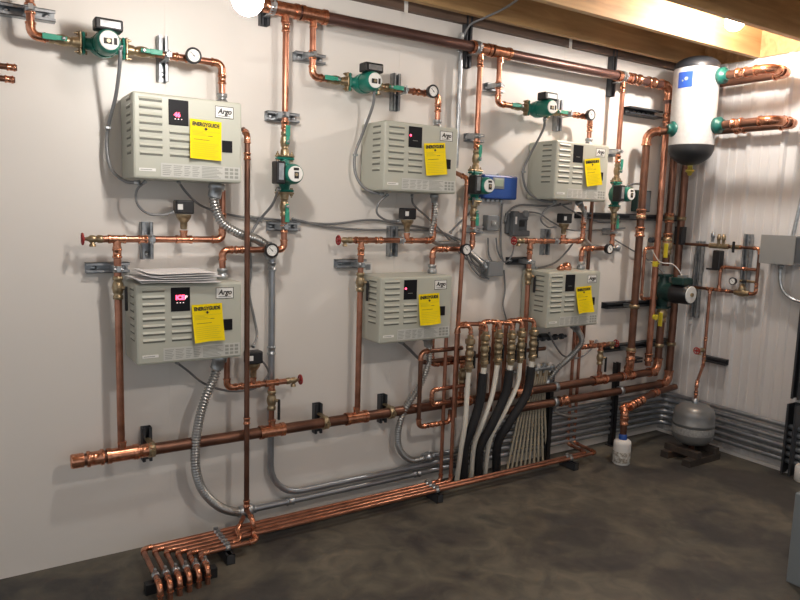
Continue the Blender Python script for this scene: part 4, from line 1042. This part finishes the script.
# backflow preventer
yb_ = vp_(719, 248).y
t = thing('backflow_preventer', 'brass backflow preventer with three upright ports and a black bottom', 'backflow preventer', (XV, yb_, zz-.16))
MB().cyl((XV, yb_+.07, zz), (XV, yb_-.07, zz), .018, n=12).build('body', 'brass', t)
for k, yy in enumerate((.045, .0, -.035)):
    MB().lathe([(.010, 0), (.010, .03), (.014, .034), (.014, .06), (.009, .064), (.009, .072)], (XV-.01, yb_+yy, zz+(.01 if k else .025)), (0, 0, 1), 10).build('test_port', 'brass' if k else 'galv', t)
b = MB(); b.bb((XV-.025, yb_+.03, zz-.03), (XV+.025, yb_-.03, zz-.165)); b.build('relief_chamber', 'black', t, bevel=.008)
MB().bb((XV-.025, yb_+.07, zz-.155), (XV-.01, yb_-.01, zz-.168)).build('lever', 'black', t, bevel=.003)
yq = vp_(736, 247).y
t = thing('shutoff_cock', 'small dark valve with a cross handle right of the backflow preventer', 'valve', (XV, yq, zz))
MB().cyl((XV, yq+.03, zz), (XV, yq-.03, zz), .016, n=10).build('valve_body', 'brass', t)
MB().box((XV-.03, yq, zz), (.01, .018, .075)).build('handle', 'black', t, bevel=.004)
g = gauge((XV, vp_(736, 283).y, vp_(736, 281).z), 'small round gauge inside the copper rectangle on the ribbed wall', (0, 0, -PI/2)); g.scale = (.75, .75, .75)
yq = vp_(742, 290).y
t = thing('feed_regulator', 'brass feed regulator on the bottom of the copper rectangle', 'valve', (XV, yq, zl))
MB().lathe([(.017, -.05), (.02, -.045), (.02, -.03), (.026, -.01), (.026, .01), (.02, .03), (.02, .045), (.017, .05)], (XV, yq, zl), (0, 1, 0), 12).build('valve_body', 'brass', t)
MB().lathe([(.02, 0), (.024, .02), (.018, .035), (.010, .05)], (XV, yq, zl+.01), (0, 0, 1), 12).build('bonnet', 'brass', t)
t = thing('purge_cock', 'brass cock with a black knob between the gauge and the rectangle edge', 'valve', (XV, vp_(744, 281).y, vp_(744, 281).z))
MB().cyl((XV, vp_(740, 281).y, vp_(744, 281).z), (XV, vp_(757, 281).y, vp_(744, 281).z), .009, n=10).build('valve_body', 'brass', t)
MB().box((XV-.022, vp_(746, 281).y, vp_(744, 281).z), (.012, .03, .016)).build('handle', 'black', t, bevel=.003)
for (a, b2, lb) in (((695, 241), (698, 318), 'upright strut on the ribbed wall left of the backflow preventer'), ((745, 234), (746, 291), 'upright strut on the ribbed wall behind the copper rectangle')):
    p = vp_(*a, XR-.05); q = vp_(*b2, XR-.05)
    strut(lb, (XR-.016, (p.y+q.y)/2, (p.z+q.z)/2), abs(p.z-q.z), 'z', .045, .045, face='right', m='strut', group='struts on the ribbed wall')
# feed down to the expansion tank
yd = vp_(710, 290).y
tank = G(691, 450, .14); TX, TY = 4.16, -.50
zd = vp_(703, 345).z
pipe('thin copper pipe down the ribbed wall to the grey expansion tank', [(XV, yd, zl-.02), (XV, yd, .60), (TX, TY, .52), (TX, TY, .385)], .0105, 'copper', R=.02, coup=[((XV, yd, .78), (0, 0, 1)), ((XV, yd, .66), (0, 0, 1)), ((TX, TY, .45), (0, 0, 1))])
dv = vp_(706, 353)
drain((XV-.01, yd+.004, dv.z+.02), 'red wheel drain valve on the ribbed wall above the expansion tank', (0, 0, -PI/2*.0))
strut('short dark level strut on the ribbed wall under the red wheel', (XR-.016, yd-.06, vp_(712, 361).z), .17, 'y', .045, .04, face='right', m='dark_steel', group='struts on the ribbed wall')

# expansion tank
t = thing('expansion_tank', 'grey steel expansion tank standing on wood blocks in the corner', 'tank', (TX, TY, .09))
MB().lathe([(.0, .0), (.05, .004), (.10, .022), (.128, .055), (.133, .08), (.133, .148), (.137, .152), (.137, .160), (.133, .164), (.133, .215), (.126, .245), (.095, .275), (.05, .288), (.0, .292)], (TX, TY, .09), (0, 0, 1), 36).build('shell', 'tank_grey', t)
MB().lathe([(.134, .088), (.1345, .09), (.1345, .135), (.134, .137)], (TX, TY, .09), (0, 0, 1), 36).build('label_band', 'tank_band', t)
MB().lathe([(.02, 0), (.02, .03), (.014, .034)], (TX, TY, .378), (0, 0, 1), 8).build('top_port', 'galv', t)
MB().cyl((TX, TY, .04), (TX, TY, .10), .02, n=10).build('bottom_valve', 'copper_old', t)
for i, (a, b2, w2, z0, z1, lb) in enumerate((((663, 452), (693, 466), .05, 0, .04, 'dark wood block on the floor left under the expansion tank'), ((700, 452), (716, 467), .05, 0, .04, 'dark wood block on the floor right under the expansion tank'))):
    pass
for yy, x0, x1, lb in ((-.60, 3.96, 4.30, 'dark wood block in front under the expansion tank'), (-.42, 3.98, 4.34, 'dark wood block behind under the expansion tank')):
    b = MB(); b.bb((x0, yy-.03, 0), (x1, yy+.03, .045)); tag(b.build('wood_block', 'block_wood', bevel=.002), lb, 'wood block', 'wood blocks under the expansion tank')
for x0, lb in ((4.03, 'left of two dark battens right under the expansion tank'), (4.23, 'right of two dark battens right under the expansion tank')):
    tag(MB().bb((x0, -.63, .045), (x0+.05, -.38, .088)).build('wood_batten', 'block_wood', bevel=.002), lb, 'wood block', 'wood blocks under the expansion tank')

# drain pipe into the white bottle
BP = G(621, 463, 0); 
t = thing('plastic_bottle', 'white plastic bottle with a blue cap standing on the floor', 'bottle', (BP.x, BP.y, 0))
MB().lathe([(.052, 0), (.056, .006), (.056, .135), (.054, .152), (.042, .162), (.024, .165)], (BP.x, BP.y, 0), (0, 0, 1), 28).build('body', 'white_plastic', t)
MB().lathe([(.0563, .015), (.0567, .017), (.0567, .085), (.0563, .087)], (BP.x, BP.y, 0), (0, 0, 1), 28).build('label_sleeve', 'label_speckle' if 'label_speckle' in MATS else 'white_label', t)
MB().lathe([(.027, .163), (.027, .195), (.022, .20)], (BP.x, BP.y, 0), (0, 0, 1), 20).build('cap', 'blue', t)
mat('label_speckle', (.75, .73, .68), .5, col2=(.25, .22, .17), nscale=60)
bpy.data.objects['label_sleeve'].data.materials[0] = MATS['label_speckle']
pipe('copper drain pipe bending down into the white bottle', [(4.36, -.20, .40), (4.1, -.22, .39), (BP.x+.02, BP.y+.03, .365), (BP.x, BP.y, .34), (BP.x, BP.y, .19)], .022, 'copper_old', R=.03, coup=[((BP.x, BP.y, .29), (0, 0, 1))] + [(Vector((BP.x, BP.y, .363)).lerp(Vector((4.1, -.22, .39)), k), Vector((4.1-BP.x, -.22-BP.y, .02))) for k in (.2, .36, .52)])

# ================================================================== RIGHT WALL ELECTRICS
p = vp_(762, 235, XR-.16); q = vp_(792.5, 265, XR-.16)
t = thing('electrical_box', 'large grey electrical box on the ribbed wall at the right edge', 'electrical box', (XR-.08, (p.y+q.y)/2, q.z))
MB().bb((XR-.017, p.y, p.z), (XR-.157, q.y, q.z)).build('enclosure', 'panel_grey', t, bevel=.003)
MB().bb((XR-.157, p.y+.004, p.z+.003), (XR-.162, q.y-.004, q.z-.003)).build('cover', 'panel_grey', t, bevel=.002)
MB().bb((XR-.03, q.y, p.z-.01), (XR-.145, q.y-.004, q.z+.01)).build('side_shade', 'grey_box_dark', t)  # thin dark sheet: shade on the box's side face put into colour
emt('grey conduit rising from the electrical box at the right edge', [(XR-.07, vp_(792, 234).y, p.z), (XR-.07, vp_(794, 220).y-.01, p.z+.12), (XR-.06, vp_(800, 190).y-.02, p.z+.40), (XR-.06, vp_(800, 190).y-.03, 2.6)], r=.011, m='galv')
cable('smooth grey conduit curving out from under the electrical box', [V(781, 265, XR-.08), V(780, 278, XR-.08), V(783, 290, XR-.08), V(792, 299, XR-.08), V(806, 303, XR-.08), V(825, 305, XR-.08)], .011, 'galv', name='steel_conduit')
ys = V(793, 430, XR-.07).y
strut('broad upright strut holding the floor conduits at the right edge', (XR-.016, ys, .24), .46, 'z', .10, .06, face='right', m='dark_steel', group='struts on the ribbed wall')
strut('dark tall upright channel above the conduit strut at the right edge', (XR-.016, V(798, 370, XR-.07).y, .86), .72, 'z', .06, .05, face='right', m='dark_steel', group='struts on the ribbed wall')
p = G(800, 482, .0)
b = MB(); b.lathe([(.045, 0), (.05, .005), (.05, .09), (.04, .1)], (p.x+.03, p.y, 0), (0, 0, 1), 20); tag(b.build('white_cup', 'white_plastic'), 'white container cut by the right edge of the photo, beside the floor conduits', 'container')
# copper stubs at the far left
for py, lb in ((68, 'upper of two short copper pipe ends at the left edge'), (80, 'lower of two short copper pipe ends at the left edge')):
    e = W(17 if py == 68 else 15, py, .10)
    pipe(lb, [(-.6, -.10, e.z), e], .0115, 'copper_old', group='copper pipe ends at the left edge', coup=[(e-Vector((.02, 0, 0)), (1, 0, 0))])
# grey metal cabinet at the right edge, near the viewer
b = MB(); b.bb((3.08, -1.72, 0), (3.60, -2.3, .42)); 
tag(b.build('metal_cabinet', 'cabinet_grey', bevel=.006), 'edge of a grey metal cabinet at the lower right of the photo', 'cabinet')
